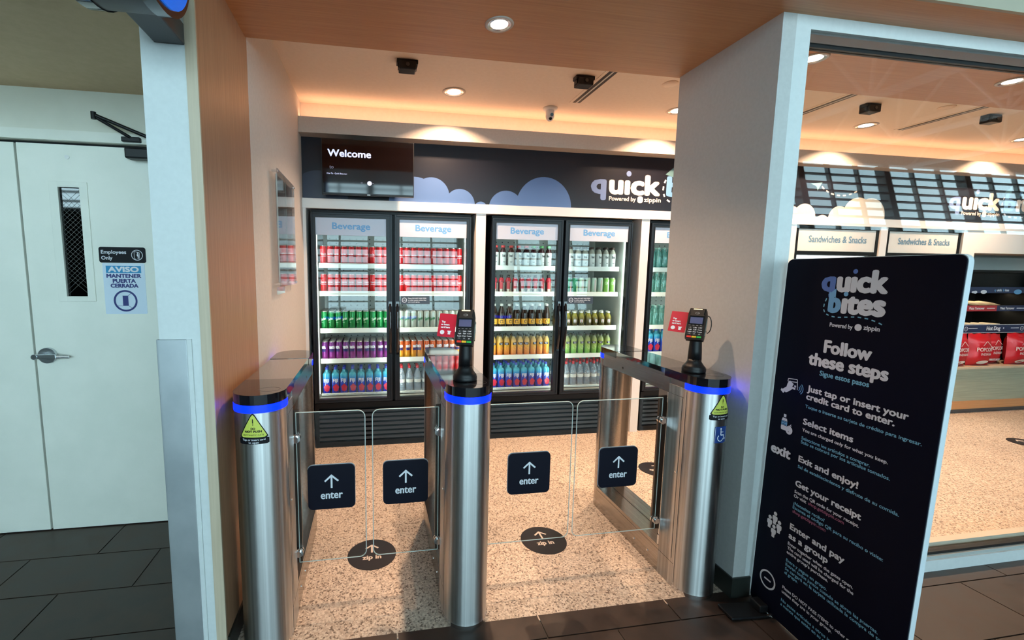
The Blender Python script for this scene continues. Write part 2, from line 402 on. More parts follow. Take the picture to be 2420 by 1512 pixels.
# white wall with the food niche
struct('wall_niche', MB().box(6.10, 6.275, 3.71, 4.7, 0.53, 1.995), M_BOARD)
struct('wall_niche', MB().box(6.10, 6.195, 3.735, 4.7, 0, 0.53), M_BOARD)
struct('wall_niche', MB().box(6.275, XW, 3.71, 4.5, 1.76, 1.995), M_BOARD)
struct('wall_niche', MB().box(6.275, XW, 4.50, 4.55, 0, 1.78), M_BOARD)

# wooden portal: soffit and left jamb
struct('trim_9', MB().box(-0.60, XW, 1.495, 2.27, Z_SOF, Z_SOF+0.06).box(-0.60, XW, 2.25, 2.2695, Z_SOF+0.06, Z_CEIL), M_WOODH)
struct('trim_10', MB().box(-0.60, -0.565, 1.665, 2.285, 0.0, Z_SOF), M_WOODV)
struct('trim_11', MB().box(-0.60, -0.565, 1.655, 1.6655, 0.012, Z_SOF), M_EDGE)
struct('baseboard_left', MB().box(-0.565, -0.557, 1.668, 2.285, 0.0, 0.09).box(-0.60, -0.552, 1.645, 1.656, 0.0, 0.012).box(-0.545, -0.537, 2.285, 3.70, 0, 0.09), M_GROUTD)
struct('wall_column', MB().box(-0.735, -0.6005, 1.66, 4.8, 0.0, 6.0), M_COL)
struct('wall_fascia', MB().box(-0.6005, 26, 1.48, 1.495, Z_SOF, 6.0).box(-14, -0.735, 1.48, 1.50, 2.42, 6.0), mat('beige_fascia', (0.45, 0.41, 0.31, 1), 0.6))
struct('wall_side', MB().box(XW+0.1, 26, 1.65, 1.75, 0, 6.0).box(-14, -3.2, 1.65, 1.75, 0, 6.0), M_HALLW)
# right pillar
struct('wall_pillar', MB().box(1.64, 1.705, 1.65, 2.262, 0.0, Z_SOF), noisy('pillar_paint', (0.50, 0.50, 0.49, 1), (0.53, 0.53, 0.52, 1), nscale=70, rough=0.5))
struct('baseboard_pillar', MB().box(1.632, 1.73, 1.642, 1.65, 0.0, 0.10).box(1.632, 1.64, 1.65, 2.262, 0.0, 0.10), M_GROUTD)
# shop window: white frame, gasket, glass
wf = struct('window_1', MB().box(1.705, 1.775, 1.65, 1.72, 0.0, Z_SOF).box(1.775, XW, 1.65, 1.72, 2.502, Z_SOF).box(1.775, XW, 1.65, 1.72, 0.0, 0.060), M_COL)
MB().box(1.775, XW, 1.665, 1.715, 2.46, 2.502).obj('head_reveal', mat('polished_head_rail', (0.55, 0.55, 0.53, 1), 0.12, 0.85), wf)
MB().box(1.775, XW, 1.672, 1.70, 2.447, 2.461).box(1.775, XW, 1.672, 1.70, 0.077, 0.091).obj('gasket', M_BLACK, wf)
MB().box(1.775, XW, 1.66, 1.71, 0.060, 0.077).obj('sill_reveal', mat('grey_sill', (0.42, 0.45, 0.44, 1), 0.3), wf)
MB().box(1.775, XW, 1.682, 1.690, 0.091, 2.447).obj('glass_pane', M_SHOPGL, wf)
MB().box(1.775, XW, 1.72, 1.76, 0.0, 0.105).obj('inner_sill', mat('cream_inner_sill', (0.62, 0.55, 0.45, 1), 0.5), wf)

# staff hallway on the left
YD = 2.735
struct('ceiling_hallway', MB().box(-14, -0.735, 1.50, 2.80, 2.42, 2.47), M_HALLC)
struct('wall_hallway', MB().box(-3.2, -2.78, YD-0.03, YD+0.1, 0, 2.42).box(-2.78, -0.735, YD-0.03, YD+0.1, 2.213, 2.42).box(-3.25, -3.2, 1.5, YD, 0, 2.42), M_HALLW)
dr = struct('door_1', MB().box(-2.78, -0.74, YD-0.045, YD+0.02, 2.162, 2.213).box(-2.78, -2.74, YD-0.045, YD+0.02, 0, 2.162).box(-0.82, -0.736, YD-0.045, YD+0.02, 0, 2.162), M_DOOR)
MB().box(-2.74, -0.82, YD+0.012, YD+0.03, 0.0, 2.162).obj('dark_gap', M_BLACK, dr)
lw = MB().box(-2.735, -1.838, YD-0.012, YD+0.012, 0.006, 2.148).obj('door_leaf', M_DOOR, dr, 0.002)
# right leaf with a wired glass vision panel
x0, x1, zb, zt = -1.826, -0.825, 0.006, 2.148
gx0, gx1, gz0, gz1 = -1.650, -1.545, 1.345, 1.93
rl = MB().box(x0, gx0, YD-0.012, YD+0.012, zb, zt).box(gx1, x1, YD-0.012, YD+0.012, zb, zt).box(gx0, gx1, YD-0.012, YD+0.012, zb, gz0).box(gx0, gx1, YD-0.012, YD+0.012, gz1, zt).obj('door_leaf', M_DOOR, dr)
mb = MB()
for a, b, c_, d in ((-1.690, gx0+0.002, 1.318, 1.958), (gx1-0.002, -1.508, 1.318, 1.958), (gx0, gx1, 1.318, gz0+0.002), (gx0, gx1, gz1-0.002, 1.958)):
    mb.box(a, b, YD-0.019, YD-0.012, c_, d)
mb.obj('vision_frame', M_DOOR, rl, 0.002)
MB().box(gx0, gx1, YD-0.002, YD+0.003, gz0, gz1).obj('wired_pane', M_WIREGL, rl)
mb = MB()
k = -0.12
while k < 0.75:
    for sgn in (1, -1):
        pts = []
        for tt in (0.0, 1.0):
            xx = gx0+(gx1-gx0)*tt; zz = gz0+k+(gx1-gx0)*(tt if sgn > 0 else 1-tt)
            pts.append((xx, zz))
        (xa, za), (xb, zb_) = pts
        if min(za, zb_) > gz0 and max(za, zb_) < gz1: mb.cyl((xa, YD-0.003, za), (xb, YD-0.003, zb_), 0.0005, 4)
    k += 0.026
mb.obj('wire_mesh', mat('wire', (0.25, 0.28, 0.28, 1), 0.5, 0.5), rl)
# lever handle with rose
mb = MB().cyl((-1.765, YD-0.012, 1.022), (-1.765, YD-0.030, 1.022), 0.043, 28).cyl((-1.765, YD-0.030, 1.022), (-1.765, YD-0.055, 1.022), 0.018, 20)
mb.obj('handle_rose', M_NICKEL, rl, 0.002)
mb = MB().box(-1.802, -1.70, YD-0.066, YD-0.052, 1.010, 1.034)
mb.cyl((-1.70, YD-0.06, 1.020), (-1.648, YD-0.045, 1.016), 0.010, 12, 0.007).cyl((-1.802, YD-0.070, 1.022), (-1.802, YD-0.05, 1.022), 0.014, 16)
mb.obj('lever_handle', M_NICKEL, rl, 0.003)
MB().cyl((-1.593, YD-0.012, 2.085), (-1.593, YD-0.017, 2.085), 0.011, 16).obj('door_button', M_WHITE, rl)
# door closer
clo = thing('door_closer', 'black door closer with folding arm above the staff door', 'door closer', (-1.20, YD-0.03, 2.10))
MB().box(-0.085, 0.24, -0.055, 0.0, -0.02, 0.035).obj('closer_body', M_BLACK, clo, 0.008)
MB().box(-0.105, -0.015, -0.035, 0.005, 0.068, 0.094).obj('bracket', M_BLACK, clo, 0.004)
MB().cyl((-0.06, -0.03, 0.09), (-0.185, -0.11, 0.165), 0.008, 8).cyl((-0.185, -0.11, 0.15), (-0.185, -0.11, 0.185), 0.012, 12).obj('forearm', M_BLACK, clo)
MB().cyl((-0.185, -0.11, 0.172), (0.08, -0.03, 0.075), 0.009, 8).cyl((0.08, -0.03, 0.03), (0.08, -0.03, 0.085), 0.014, 12).obj('main_arm', M_BLACK, clo)
# door signs
sg = thing('employees_sign', 'small black sign reading Employees Only on the white door', 'sign', (-1.36, YD-0.012, 1.575))
MB().slab(rrect(-0.118, 0.114, -0.043, 0.043, 0.012), -0.004, 0.0).obj('plate', M_BLK, sg)
p = Print(); p.text('Employees', -0.106, 0.006, 0.019, 0.125, 0.03).text('Only', -0.106, -0.026, 0.019, 0.055, 0.03)
p.ring(0.072, 0.0, 0.029, 0.003)
p.line(0.058, -0.018, 0.058, 0.02, 0.002).line(0.058, 0.02, 0.084, 0.014, 0.002).line(0.084, 0.014, 0.084, -0.02, 0.002).line(0.058, -0.018, 0.068, -0.024, 0.002)
p.disc(0.076, 0.011, 0.004, 12).poly([(0.071, 0.006), (0.080, 0.006), (0.081, -0.008), (0.078, -0.022), (0.074, -0.022), (0.076, -0.008), (0.071, -0.004)])
p.obj('lettering', M_PW, sg, -0.0048)
sg = thing('notice_sheet', 'white laminated AVISO notice sheet taped on the door below black sign', 'notice', (-1.362, YD-0.012, 1.388))
MB().slab(rrect(-0.104, 0.106, -0.14, 0.142, 0.006), -0.002, 0.0).obj('sheet', mat('notice_paper', (0.66, 0.75, 0.86, 1), 0.3), sg)
Print().rect(-0.088, 0.088, 0.088, 0.128).obj('title_bar', mat('aviso_blue', (0.02, 0.26, 0.52, 1), 0.35), sg, -0.0024)
Print().text('AVISO', 0.0, 0.095, 0.026, 0.155, 0.10, 'c').obj('title', M_PW, sg, -0.0034)
p = Print(); p.text('MANTENER', 0, 0.062, 0.020, 0.175, 0.08, 'c').text('PUERTA', 0.0, 0.035, 0.020, 0.116, 0.08, 'c').text('CERRADA', 0.0, 0.008, 0.020, 0.14, 0.08, 'c')
p.ring(0.0, -0.066, 0.060, 0.010).poly([(-0.014, -0.094), (0.014, -0.094), (0.014, -0.037), (-0.014, -0.037)])
p.line(0.014, -0.037, 0.030, -0.024, 0.002).line(-0.045, -0.094, -0.014, -0.094, 0.002).line(0.014, -0.094, 0.036, -0.110, 0.002)
p.obj('lettering', mat('notice_navy', (0.02, 0.03, 0.17, 1), 0.4), sg, -0.0030)

# corner guard on the column
g = MB().box(-0.7405, -0.645, 1.652, 1.6600, 0.0, 1.257).box(-0.7425, -0.7350, 1.652, 1.79, 0.0, 1.257).obj('corner_guard', M_GUARD, bevel=0.0025)
g['label'] = 'brushed metal corner guard on lower half of white column'; g['category'] = 'corner guard'
MB().box(-0.646, -0.630, 1.654, 1.6600, 0.0, 1.257).obj('guard_sheen_strip', M_COL, g)  # paler strip: reflection on the guard's right part put into its colour
# round hanging blue sign
dsn = thing('round_projecting_sign', 'round blue sign with black rim on a grey bracket by the column', 'sign', (-0.643, 1.365, 2.395))
MB().cyl((-0.10, 0, 0), (0.096, 0, 0), 0.204, 48).obj('drum', M_GREY, dsn)
MB().cyl((-0.108, 0, 0), (-0.07, 0, 0), 0.208, 48).cyl((0.062, 0, 0), (0.098, 0, 0), 0.208, 48).obj('rim', M_BLACKG, dsn)
mb = MB().cyl((0.098, 0, 0), (0.103, 0, 0), 0.190, 48); mb.obj('blue_face', mat('backlit_blue', (0.0, 0.10, 0.55, 1), 0.25, emit=(0.0, 0.16, 0.85, 1), es=0.6), dsn)
p = Print(); p.poly([(-0.03, -0.13), (0.0, -0.155), (0.02, -0.12), (0.01, -0.11), (0.045, -0.02), (0.02, -0.02), (-0.01, -0.10)]).poly([(0.045, -0.02), (0.09, 0.05), (0.0, 0.08), (0.02, -0.02)])
p.obj('emblem', M_PW, dsn, wrap=lambda x, z: (0.1045, x, z))
MB().box(-0.050, 0.043, -0.02, 0.294, -0.166, -0.100).obj('bracket_arm', M_GREY, dsn, 0.004)

# ---------------------------------------------------------------- hall behind the viewer: leaning window wall, trusses
struct('ceiling_hall', MB().box(-14, 26, -10.2, 1.5, 6.0, 6.1), mat('hall_ceiling', (0.32, 0.31, 0.28, 1), 0.8))
struct('wall_hall_end', MB().box(-14.1, -14, -10.2, 1.7, 0, 6.1).box(26, 26.1, -10.2, 1.7, 0, 6.1), M_HALLW)
TILT = math.atan2(0.54, 1.82)
win = thing('window_2', '', '', (0, 0, 0)); del win['label']; del win['category']; win['kind'] = 'structure'
win.location = (0, -5.65, 0); win.rotation_euler = (TILT, 0, 0)
M_MULL = mat('mullion_grey', (0.16, 0.18, 0.17, 1), 0.45); M_MULL2 = mat('mullion_pale', (0.34, 0.38, 0.36, 1), 0.45)
ZT = 4.75
MB().box(-14, 26, -0.05, 0.05, 0.0, 0.35).box(-14, 26, -0.05, 0.05, ZT, ZT+0.25).obj('rail', M_MULL2, win)
x = -14.0
k = 0
while x < 26:
    if k % 3 == 0: MB().box(x-0.10, x+0.10, -0.16, 0.06, 0.0, ZT).obj('mullion', M_MULL, win)
    else: MB().box(x-0.03, x+0.03, -0.06, 0.03, 0.0, ZT).obj('mullion', M_MULL2, win)
    x += 0.93; k += 1
z = 0.62
while z < ZT:
    MB().box(-14, 26, -0.06, 0.02, z, z+(0.085 if abs(z-2.30) < 0.12 else 0.03)).obj('louver', M_MULL, win); z += 0.235
struct('wall_hall_low', MB().box(-14, -3.4, -5.1, -5.0, 0, 2.75).box(6.5, 26, -5.2, -5.1, 0, 2.56), mat('dark_kiosk_wall', (0.045, 0.04, 0.038, 1), 0.7))
struct('wall_hall_top', MB().box(-14, 26, -7.4, -7.2, 4.8, 6.0), mat('hall_upper_wall', (0.40, 0.38, 0.34, 1), 0.8))
M_TRUSS = mat('white_truss_steel', (0.88, 0.88, 0.86, 1), 0.5)
for ti in range(8):      # roof trusses of the hall run away from the shop front
    tx = -7.0+3.1*ti; mb = MB()
    for zz in (4.55, 5.75): mb.cyl((tx, -7.0, zz), (tx, 1.40, zz), 0.06, 8)
    yy = -6.9; up = True
    while yy < 0.6:
        mb.cyl((tx, yy, 4.55 if up else 5.75), (tx, yy+0.9, 5.75 if up else 4.55), 0.034, 6)
        if not up: mb.cyl((tx, yy+0.9, 4.55), (tx, yy+0.9, 5.75), 0.030, 6)
        yy += 0.9; up = not up
    struct('trim_%d' % (20+ti), mb, M_TRUSS)

# ================================================================== GATES
def dshape(cx, yc, r, front=True, ys=None, n=20):
    """plan outline: half circle towards -Y (front) or +Y, closed by a straight end at ys"""
    p = []
    for i in range(n+1):
        a = (PI+PI*i/n) if front else (PI*i/n)
        p.append((cx+r*math.cos(a), yc+r*math.sin(a)))
    if front: p += [(cx+r, ys), (cx-r, ys)]
    else: p += [(cx-r, ys), (cx+r, ys)]
    return p
R_G = 0.095
def wing(parent, xa, xb, side, name='glass_wing'):
    """closed glass wing between xa and xb (local x), rounded free corners; side = which end is free"""
    r = 0.03; z0, z1 = 0.212, 0.897
    pts = []
    def corner(cx, cz, a0):
        for i in range(7): pts.append((cx+r*math.cos(a0+PI/2*i/6), cz+r*math.sin(a0+PI/2*i/6)))
    if side > 0:
        pts.append((xa, z0)); corner(xb-r, z0+r, -PI/2); corner(xb-r, z1-r, 0); pts.append((xa, z1))
    else:
        corner(xa+r, z1-r, PI/2); corner(xa+r, z0+r, PI); pts.append((xb, z0)); pts.append((xb, z1))
    w = MB().slab(pts, 0.245, 0.253).obj(name, M_WINGGL, parent)
    # polished rim of the sheet
    mb = MB(); n = len(pts)
    for i in range(n):
        (ax, az), (bx, bz) = pts[i], pts[(i+1) % n]
        mb.cyl((ax, 0.249, az), (bx, 0.249, bz), 0.0022, 5)
    mb.obj('polished_edge', M_GEDGE, w)
    return w
def enter_sign(w, x0, x1):
    z0, z1 = 0.455, 0.657
    MB().slab(rrect(x0, x1, z0, z1, 0.022), 0.2425, 0.2447).obj('enter_sticker', M_NAVY, w)
    MB().slab(rrect(x0-0.001, x1+0.001, z0-0.001, z1+0.001, 0.022), 0.2535, 0.2545).obj('sticker_back', M_PWB, w)
    cx = (x0+x1)/2; p = Print()
    p.line(cx, 0.552, cx, 0.608, 0.0078).line(cx+0.002, 0.611, cx-0.029, 0.583, 0.0078).line(cx-0.002, 0.611, cx+0.029, 0.583, 0.0078).disc(cx, 0.6095, 0.0042, 10)
    p.text('enter', cx, 0.504, 0.034, 0.095, 0.035, 'c')
    p.obj('enter_lettering', M_PW, w, 0.2421)
def cylwrap(ang0, r=0.0962, yc=0.095):
    def f(x, z):
        a = ang0 + x/0.095
        return (r*math.sin(a), yc-r*math.cos(a), z)
    return f
def subdiv_poly(pts, n=14):
    """split a polygon in vertical strips so that it bends round the post"""
    xs = [p[0] for p in pts]; a, b = min(xs), max(xs); out = []
    def zrange(x):
        zs = []
        for i in range(len(pts)):
            (xa, za), (xb, zb) = pts[i], pts[(i+1) % len(pts)]
            if min(xa, xb)-1e-9 <= x <= max(xa, xb)+1e-9 and abs(xb-xa) > 1e-9: zs.append(za+(zb-za)*(x-xa)/(xb-xa))
        return (min(zs), max(zs)) if zs else None
    for i in range(n):
        xa, xb = a+(b-a)*(i+1e-3)/n, a+(b-a)*(i+1-1e-3)/n
        za, zb = zrange(xa), zrange(xb)
        if za and zb: out.append([(xa, za[0]), (xb, zb[0]), (xb, zb[1]), (xa, za[1])])
    return out
def gate(label, xc):
    g = thing('gate_pedestal', label, 'gate', (xc, 1.655, 0))
    # local: y 0 = front tip, 0.945 = far tip
    L = 0.945
    MB().prism(dshape(0, 0.095, R_G, True, 0.215), 0.0, 0.978, True).obj('front_post', M_STEEL, g)
    MB().prism(dshape(0, 0.095, 0.0965, True, 0.105), 0.0, 0.018, True).obj('foot_ring', M_CHROME, g)
    MB().prism(dshape(0, L-0.095, R_G, False, L-0.110), 0.0, 0.978, True).obj('rear_post', M_STEELH, g)
    MB().box(-R_G, R_G, 0.215, L-0.110, 0.935, 1.020).obj('top_beam', M_STEELH, g)
    for sx in (-1, 1):
        MB().cyl((sx*0.0955, 0.62, 0.965), (sx*0.0925, 0.62, 0.965), 0.006, 12).obj('sensor_hole', M_BLACK, g)
        MB().cyl((sx*0.06, 0.61, 0.928), (sx*0.06, 0.61, 0.937), 0.014, 14).obj('sensor_dome', M_BLACKG, g)
        MB().cyl((sx*0.06, 0.33, 0.928), (sx*0.06, 0.33, 0.937), 0.012, 14).obj('sensor_dome', M_BLACKG, g)
    b = MB().box(-R_G, R_G, 0.215, L-0.110, 0.0, 0.140).obj('bottom_beam', M_STEELH, g)
    MB().box(-0.0015, 0.0015, 0.215, L-0.110, 0.1402, 0.1412).box(-R_G-0.0004, -R_G+0.001, 0.10, L-0.11, 0.118, 0.1195).box(R_G-0.001, R_G+0.0004, 0.10, L-0.11, 0.118, 0.1195).obj('seam', M_BLACK, g)
    # side panel seams and screws of the front post
    mb = MB()
    for sx in (-1, 1):
        xx = sx*(R_G+0.0002)
        mb.box(xx-0.0006, xx+0.0006, 0.118, 0.1195, 0.14, 0.93).box(xx-0.0006, xx+0.0006, 0.093, 0.0945, 0.03, 0.97)
        mb.box(xx-0.0006, xx+0.0006, 0.11, L-0.10, 0.934, 0.9355)
        mb.box(xx-0.0006, xx+0.0006, L-0.112, L-0.1105, 0.14, 0.93)
    mb.obj('seam', M_GREY, g)
    for sx in (-1, 1):
        for yy, zz in ((0.13, 0.57), (L-0.10, 0.60), (0.42, 0.05), (0.30, 0.06)):
            MB().cyl((sx*R_G, yy, zz), (sx*(R_G+0.003), yy, zz), 0.0055, 12).obj('screw', M_CHROME, g)
    # top: stainless plate with black gloss caps at both ends
    MB().prism([(-R_G, 0.255), (R_G, 0.255), (R_G, L-0.25), (-R_G, L-0.25)], 1.020, 1.0445).obj('top_plate', M_SMOKE, g)
    MB().prism(dshape(0, 0.095, 0.0965, True, 0.2545), 1.008, 1.046, False).obj('front_cap', M_BLACKG, g, 0.0015)
    MB().prism(dshape(0, L-0.095, 0.0965, False, L-0.2495), 1.008, 1.046, False).obj('rear_cap', M_BLACKG, g, 0.0015)
    MB().prism(dshape(0, 0.095, 0.0968, True, 0.108), 0.979, 1.0075, True).obj('front_light_ring', M_BLUERING, g)
    MB().prism(dshape(0, L-0.095, 0.0968, False, L-0.108), 0.979, 1.0075, True).obj('rear_light_ring', M_BLUERING, g)
    MB().box(-0.092, 0.092, 0.108, 0.215, 0.978, 1.008).obj('collar', M_STEELH, g)
    MB().box(-0.092, 0.092, L-0.11, L-0.108, 0.978, 1.008).obj('collar', M_STEELH, g)
    mb = MB(); 
    for i in range(40):
        a, b_ = 2*PI*i/40, 2*PI*(i+1)/40
        mb.cyl((0.035+0.040*math.cos(a), 0.085+0.030*math.sin(a), 1.0461), (0.035+0.040*math.cos(b_), 0.085+0.030*math.sin(b_), 1.0461), 0.0004, 4)
    mb.obj('reader_outline', M_GREY, g)
    return g
def hinge(g, side):
    """chrome rod and clamps that hold a wing at local x = side*0.09"""
    x = side*0.082
    MB().cyl((x, 0.228, 0.140), (x, 0.228, 0.936), 0.0075, 14).cyl((x, 0.228, 0.140), (x, 0.228, 0.19), 0.012, 14).cyl((x, 0.228, 0.88), (x, 0.228, 0.936), 0.0105, 14).obj('hinge_rod', M_CHROME, g)
    MB().box(min(side*0.066, side*0.112), max(side*0.066, side*0.112), 0.2555, 0.268, 0.205, 0.905).obj('hinge_channel', mat('dark_bronze_channel', (0.10, 0.085, 0.075, 1), 0.3, 0.8), g, 0.001)
    for zz in (0.785, 0.262):
        xc = side*0.098
        MB().cyl((xc, 0.236, zz), (xc, 0.2445, zz), 0.020, 22).cyl((xc, 0.253, zz), (xc, 0.262, zz), 0.020, 22).cyl((xc, 0.228, zz), (xc, 0.236, zz), 0.013, 18).obj('hinge_clamp', M_CHROME, g, 0.0015)
def warn(g, ang, zc=0.918):
    w = cylwrap(ang, 0.0957); dz = zc
    tri = [(-0.054, -0.030), (0.054, -0.030), (0.0, 0.062)]
    def tri_round(k, r): 
        # rounded triangle, scaled by k about its centroid
        out = []
        cz = 0.0007
        P = [(-0.056*k, cz+(-0.033-cz)*k), (0.056*k, cz+(-0.033-cz)*k), (0.0, cz+(0.068-cz)*k)]
        for i in range(3):
            a, b, c = P[i-1], P[i], P[(i+1) % 3]
            for t in (0, .25, .5, .75, 1):
                d1 = Vector((a[0]-b[0], a[1]-b[1])).normalized()*r; d2 = Vector((c[0]-b[0], c[1]-b[1])).normalized()*r
                p0 = Vector(b)+d1; p1 = Vector(b)+d2
                q = p0*(1-t)**2+Vector(b)*2*t*(1-t)+p1*t*t
                out.append((q.x, q.y))
        return out
    def curved(name, polys, m_, r, par):
        vs, fs = [], []
        for pl in polys:
            for q in subdiv_poly(pl):
                b = len(vs); vs += [(x, z+dz) for x, z in q]; fs.append((b, b+1, b+2, b+3))
        p = Print(); p.v = vs; p.f = fs
        return p.obj(name, m_, par, wrap=cylwrap(ang, r))
    s = curved('warning_sticker', [tri_round(1.0, 0.012), rrect(-0.055, 0.055, -0.056, -0.031, 0.003)], M_BLK, 0.0958, g)
    curved('yellow_triangle', [tri_round(0.90, 0.011)], M_YEL, 0.0962, s)
    p = Print(); p.text('DO', 0, dz+0.0, 0.0075, 0.016, 0.08, 'c').text('NOT PUSH', 0, dz-0.011, 0.0075, 0.060, 0.08, 'c').text('AUTOMATIC GATE', 0, dz-0.0235, 0.0055, 0.074, 0.0, 'c')
    p.rect(-0.0016, 0.0016, dz+0.024, dz+0.040).rect(-0.0016, 0.0016, dz+0.017, dz+0.0205)
    p.obj('black_lettering', M_BLK, s, wrap=cylwrap(ang, 0.0966))
    p = Print(); p.text('Tap or insert card', 0, dz-0.042, 0.0065, 0.082, 0.04, 'c').text('to open', 0, dz-0.0525, 0.0065, 0.036, 0.04, 'c')
    p.obj('white_lettering', M_PW, s, wrap=cylwrap(ang, 0.0966))
    return s
gl_ = gate('steel gate pedestal beside the wooden jamb, its ring glowing blue', -0.431)
hinge(gl_, 1)
w = wing(gl_, 0.100, 0.391, 1); enter_sign(w, 0.143, 0.345)
warn(gl_, -0.08)
gm = gate('middle steel gate pedestal between the narrow and the wide lane', 0.387)
hinge(gm, -1); hinge(gm, 1)
w = wing(gm, -0.395, -0.100, -1); enter_sign(w, -0.350, -0.147)
w = wing(gm, 0.100, 0.546, 1); enter_sign(w, 0.232, 0.440)
gr = gate('steel gate pedestal beside the white pillar, with a blue wheelchair sticker', 1.505)
hinge(gr, -1)
w = wing(gr, -0.549, -0.100, -1); enter_sign(w, -0.424, -0.222)
warn(gr, 0.10)
p = Print(); q = []
for pl in ([(-0.034, 0.757), (0.034, 0.757), (0.034, 0.832), (-0.034, 0.832)],):
    for s_ in subdiv_poly(pl, 8): p.poly(s_)
s = p.obj('wheelchair_sticker', M_ADA, gr, wrap=cylwrap(0.17, 0.0959))
p = Print(); p.ring(-0.004, 0.780, 0.0165, 0.004, 24, a0=PI*0.72, a1=PI*1.93).disc(-0.004, 0.822, 0.0045, 12)
p.line(-0.004, 0.816, -0.003, 0.793, 0.005).line(-0.003, 0.807, 0.011, 0.807, 0.0035).line(-0.003, 0.793, 0.013, 0.793, 0.0045).line(0.012, 0.795, 0.019, 0.773, 0.0045).line(0.018, 0.774, 0.026, 0.777, 0.004)
for a, b in ((-0.032, -0.0305), (0.0305, 0.032)): p.rect(a, b, 0.759, 0.830)
p.rect(-0.032, 0.032, 0.759, 0.7605).rect(-0.032, 0.032, 0.8285, 0.830)
p.obj('wheelchair_symbol', M_PW, s, wrap=cylwrap(0.17, 0.0964))

# ---------------------------------------------------------------- card readers
def reader(x, y, yaw, label, loop=True):
    t = thing('card_reader', label, 'card reader', (x, y, 1.046), yaw)
    MB().lathe([(0, 0), (0.050, 0), (0.051, 0.006), (0.051, 0.017), (0.048, 0.021), (0.049, 0.024), (0.041, 0.033), (0.030, 0.050), (0.029, 0.062), (0, 0.062)], 28).obj('base', M_BLACK, t)
    MB().lathe([(0, 0.060), (0.0300, 0.060), (0.0285, 0.10), (0.0245, 0.165), (0.0245, 0.168), (0.0, 0.168)], 8).obj('stem', M_BLACK, t)
    MB().lathe([(0.018, 0.150), (0.020, 0.185), (0.015, 0.190), (0.013, 0.215), (0, 0.215)], 16).obj('neck', M_BLACK, t)
    # terminal: local plane tilted back 28 degrees
    tilt = math.radians(-24)
    T = Matrix.Translation((0, -0.014, 0.222)) @ Matrix.Rotation(tilt, 4, 'X')
    d = bpy.data.objects.new('terminal', None)
    bodyp = [(-0.036, -0.074), (0.036, -0.074), (0.038, -0.060), (0.038, 0.052), (0.033, 0.078), (-0.033, 0.078), (-0.038, 0.052), (-0.038, -0.060)]
    body = MB().slab(bodyp, -0.012, 0.018).xform(T).obj('terminal_body', M_BLACK, t, 0.004, 3)
    def tp(mb_or_print, name, m_, y):
        if isinstance(mb_or_print, Print): return mb_or_print.obj(name, m_, body, wrap=lambda a, b: tuple(T @ Vector((a, y, b))))
        return mb_or_print.xform(T).obj(name, m_, body)
    tp(MB().slab([(-0.030, 0.040), (0.030, 0.040), (0.026, 0.050), (0.030, 0.074), (-0.030, 0.074), (-0.026, 0.050)], -0.016, -0.011), 'reader_hood', mat('warm_black', (0.030, 0.022, 0.018, 1), 0.35), 0)
    tp(Print().rect(-0.018, 0.018, 0.0705, 0.0745), 'status_light', mat('status_lamp', (0.9, 0.6, 0.3, 1), 0.4, emit=(1, 0.75, 0.45, 1), es=1.3), -0.0165)
    tp(MB().slab(rrect(-0.0315, 0.0315, -0.002, 0.038, 0.002), -0.0130, -0.0118), 'screen_bezel', M_BLACKG, 0)
    tp(Print().rect(-0.026, 0.026, 0.003, 0.034), 'screen', mat('grey_lcd', (0.060, 0.065, 0.13, 1), 0.15, emit=(0.16, 0.17, 0.32, 1), es=0.25), -0.0134)
    pw = Print().ring(0, 0.053, 0.009, 0.0012, 20, rz=0.005)
    for i in range(4):
        pw.ring(-0.003+0.002*i, 0.053, 0.002+0.0007*i, 0.0006, 8, a0=-0.9, a1=0.9)
    for i in range(4): pw.rect(-0.028+0.0155*i, -0.020+0.0155*i, -0.0075, -0.0060)
    tp(pw, 'reader_mark', mat('reader_print', (0.45, 0.43, 0.42, 1), 0.4), -0.0166)
    keys = ['1', '2 abc', '3 def', '4 ghi', '5 jkl', '6 mno', '7 pqrs', '8 tuv', '9 wxyz', '*', '0', '#']
    pk = Print()
    for i in range(4):
        for j in range(3):
            kx, kz = -0.0205+0.0205*j, -0.017-0.0105*i
            tp(MB().slab(rrect(kx-0.0085, kx+0.0085, kz-0.004, kz+0.004, 0.001, 2), -0.0145, -0.0118), 'key', mat('key_rubber', (0.025, 0.025, 0.028, 1), 0.5), 0)
            pk.text(keys[i*3+j], kx, kz-0.0022, 0.0046, None, 0.06, 'c', 4)
    tp(pk, 'key_lettering', M_PW, -0.0149)
    for j, c_ in enumerate(((0.75, 0.03, 0.02, 1), (0.75, 0.45, 0.02, 1), (0.03, 0.40, 0.07, 1))):
        kx = -0.0205+0.0205*j
        tp(MB().slab(rrect(kx-0.0092, kx+0.0092, -0.0655, -0.0575, 0.001, 2), -0.0150, -0.0118), 'key', mat('key_colour_%d' % j, c_, 0.4), 0)
    # cable loop and silver stylus holder on the right side
    mb = MB(); pts = []
    for i in range(12):
        a = PI*i/11; pts.append((0.040+0.016*math.sin(a), 0.014, 0.215-0.040*math.cos(a)+0.01))
    if loop: mb.tube(pts, 0.0022, 6).obj('cable', M_BLACK, t)
    MB().box(0.0385, 0.0425, -0.004, 0.014, -0.050, 0.030).xform(T).obj('side_clip', M_CHROME, t)
    # red card held on the left
    C_ = Matrix.Translation((-0.078, -0.004, 0.232)) @ Matrix.Rotation(math.radians(-24), 4, 'X') @ Matrix.Rotation(math.radians(3), 4, 'Y')
    c = MB().slab(rrect(-0.038, 0.036, -0.052, 0.050, 0.003, 3), -0.0005, 0.0005).xform(C_).obj('red_card', M_RED, t)
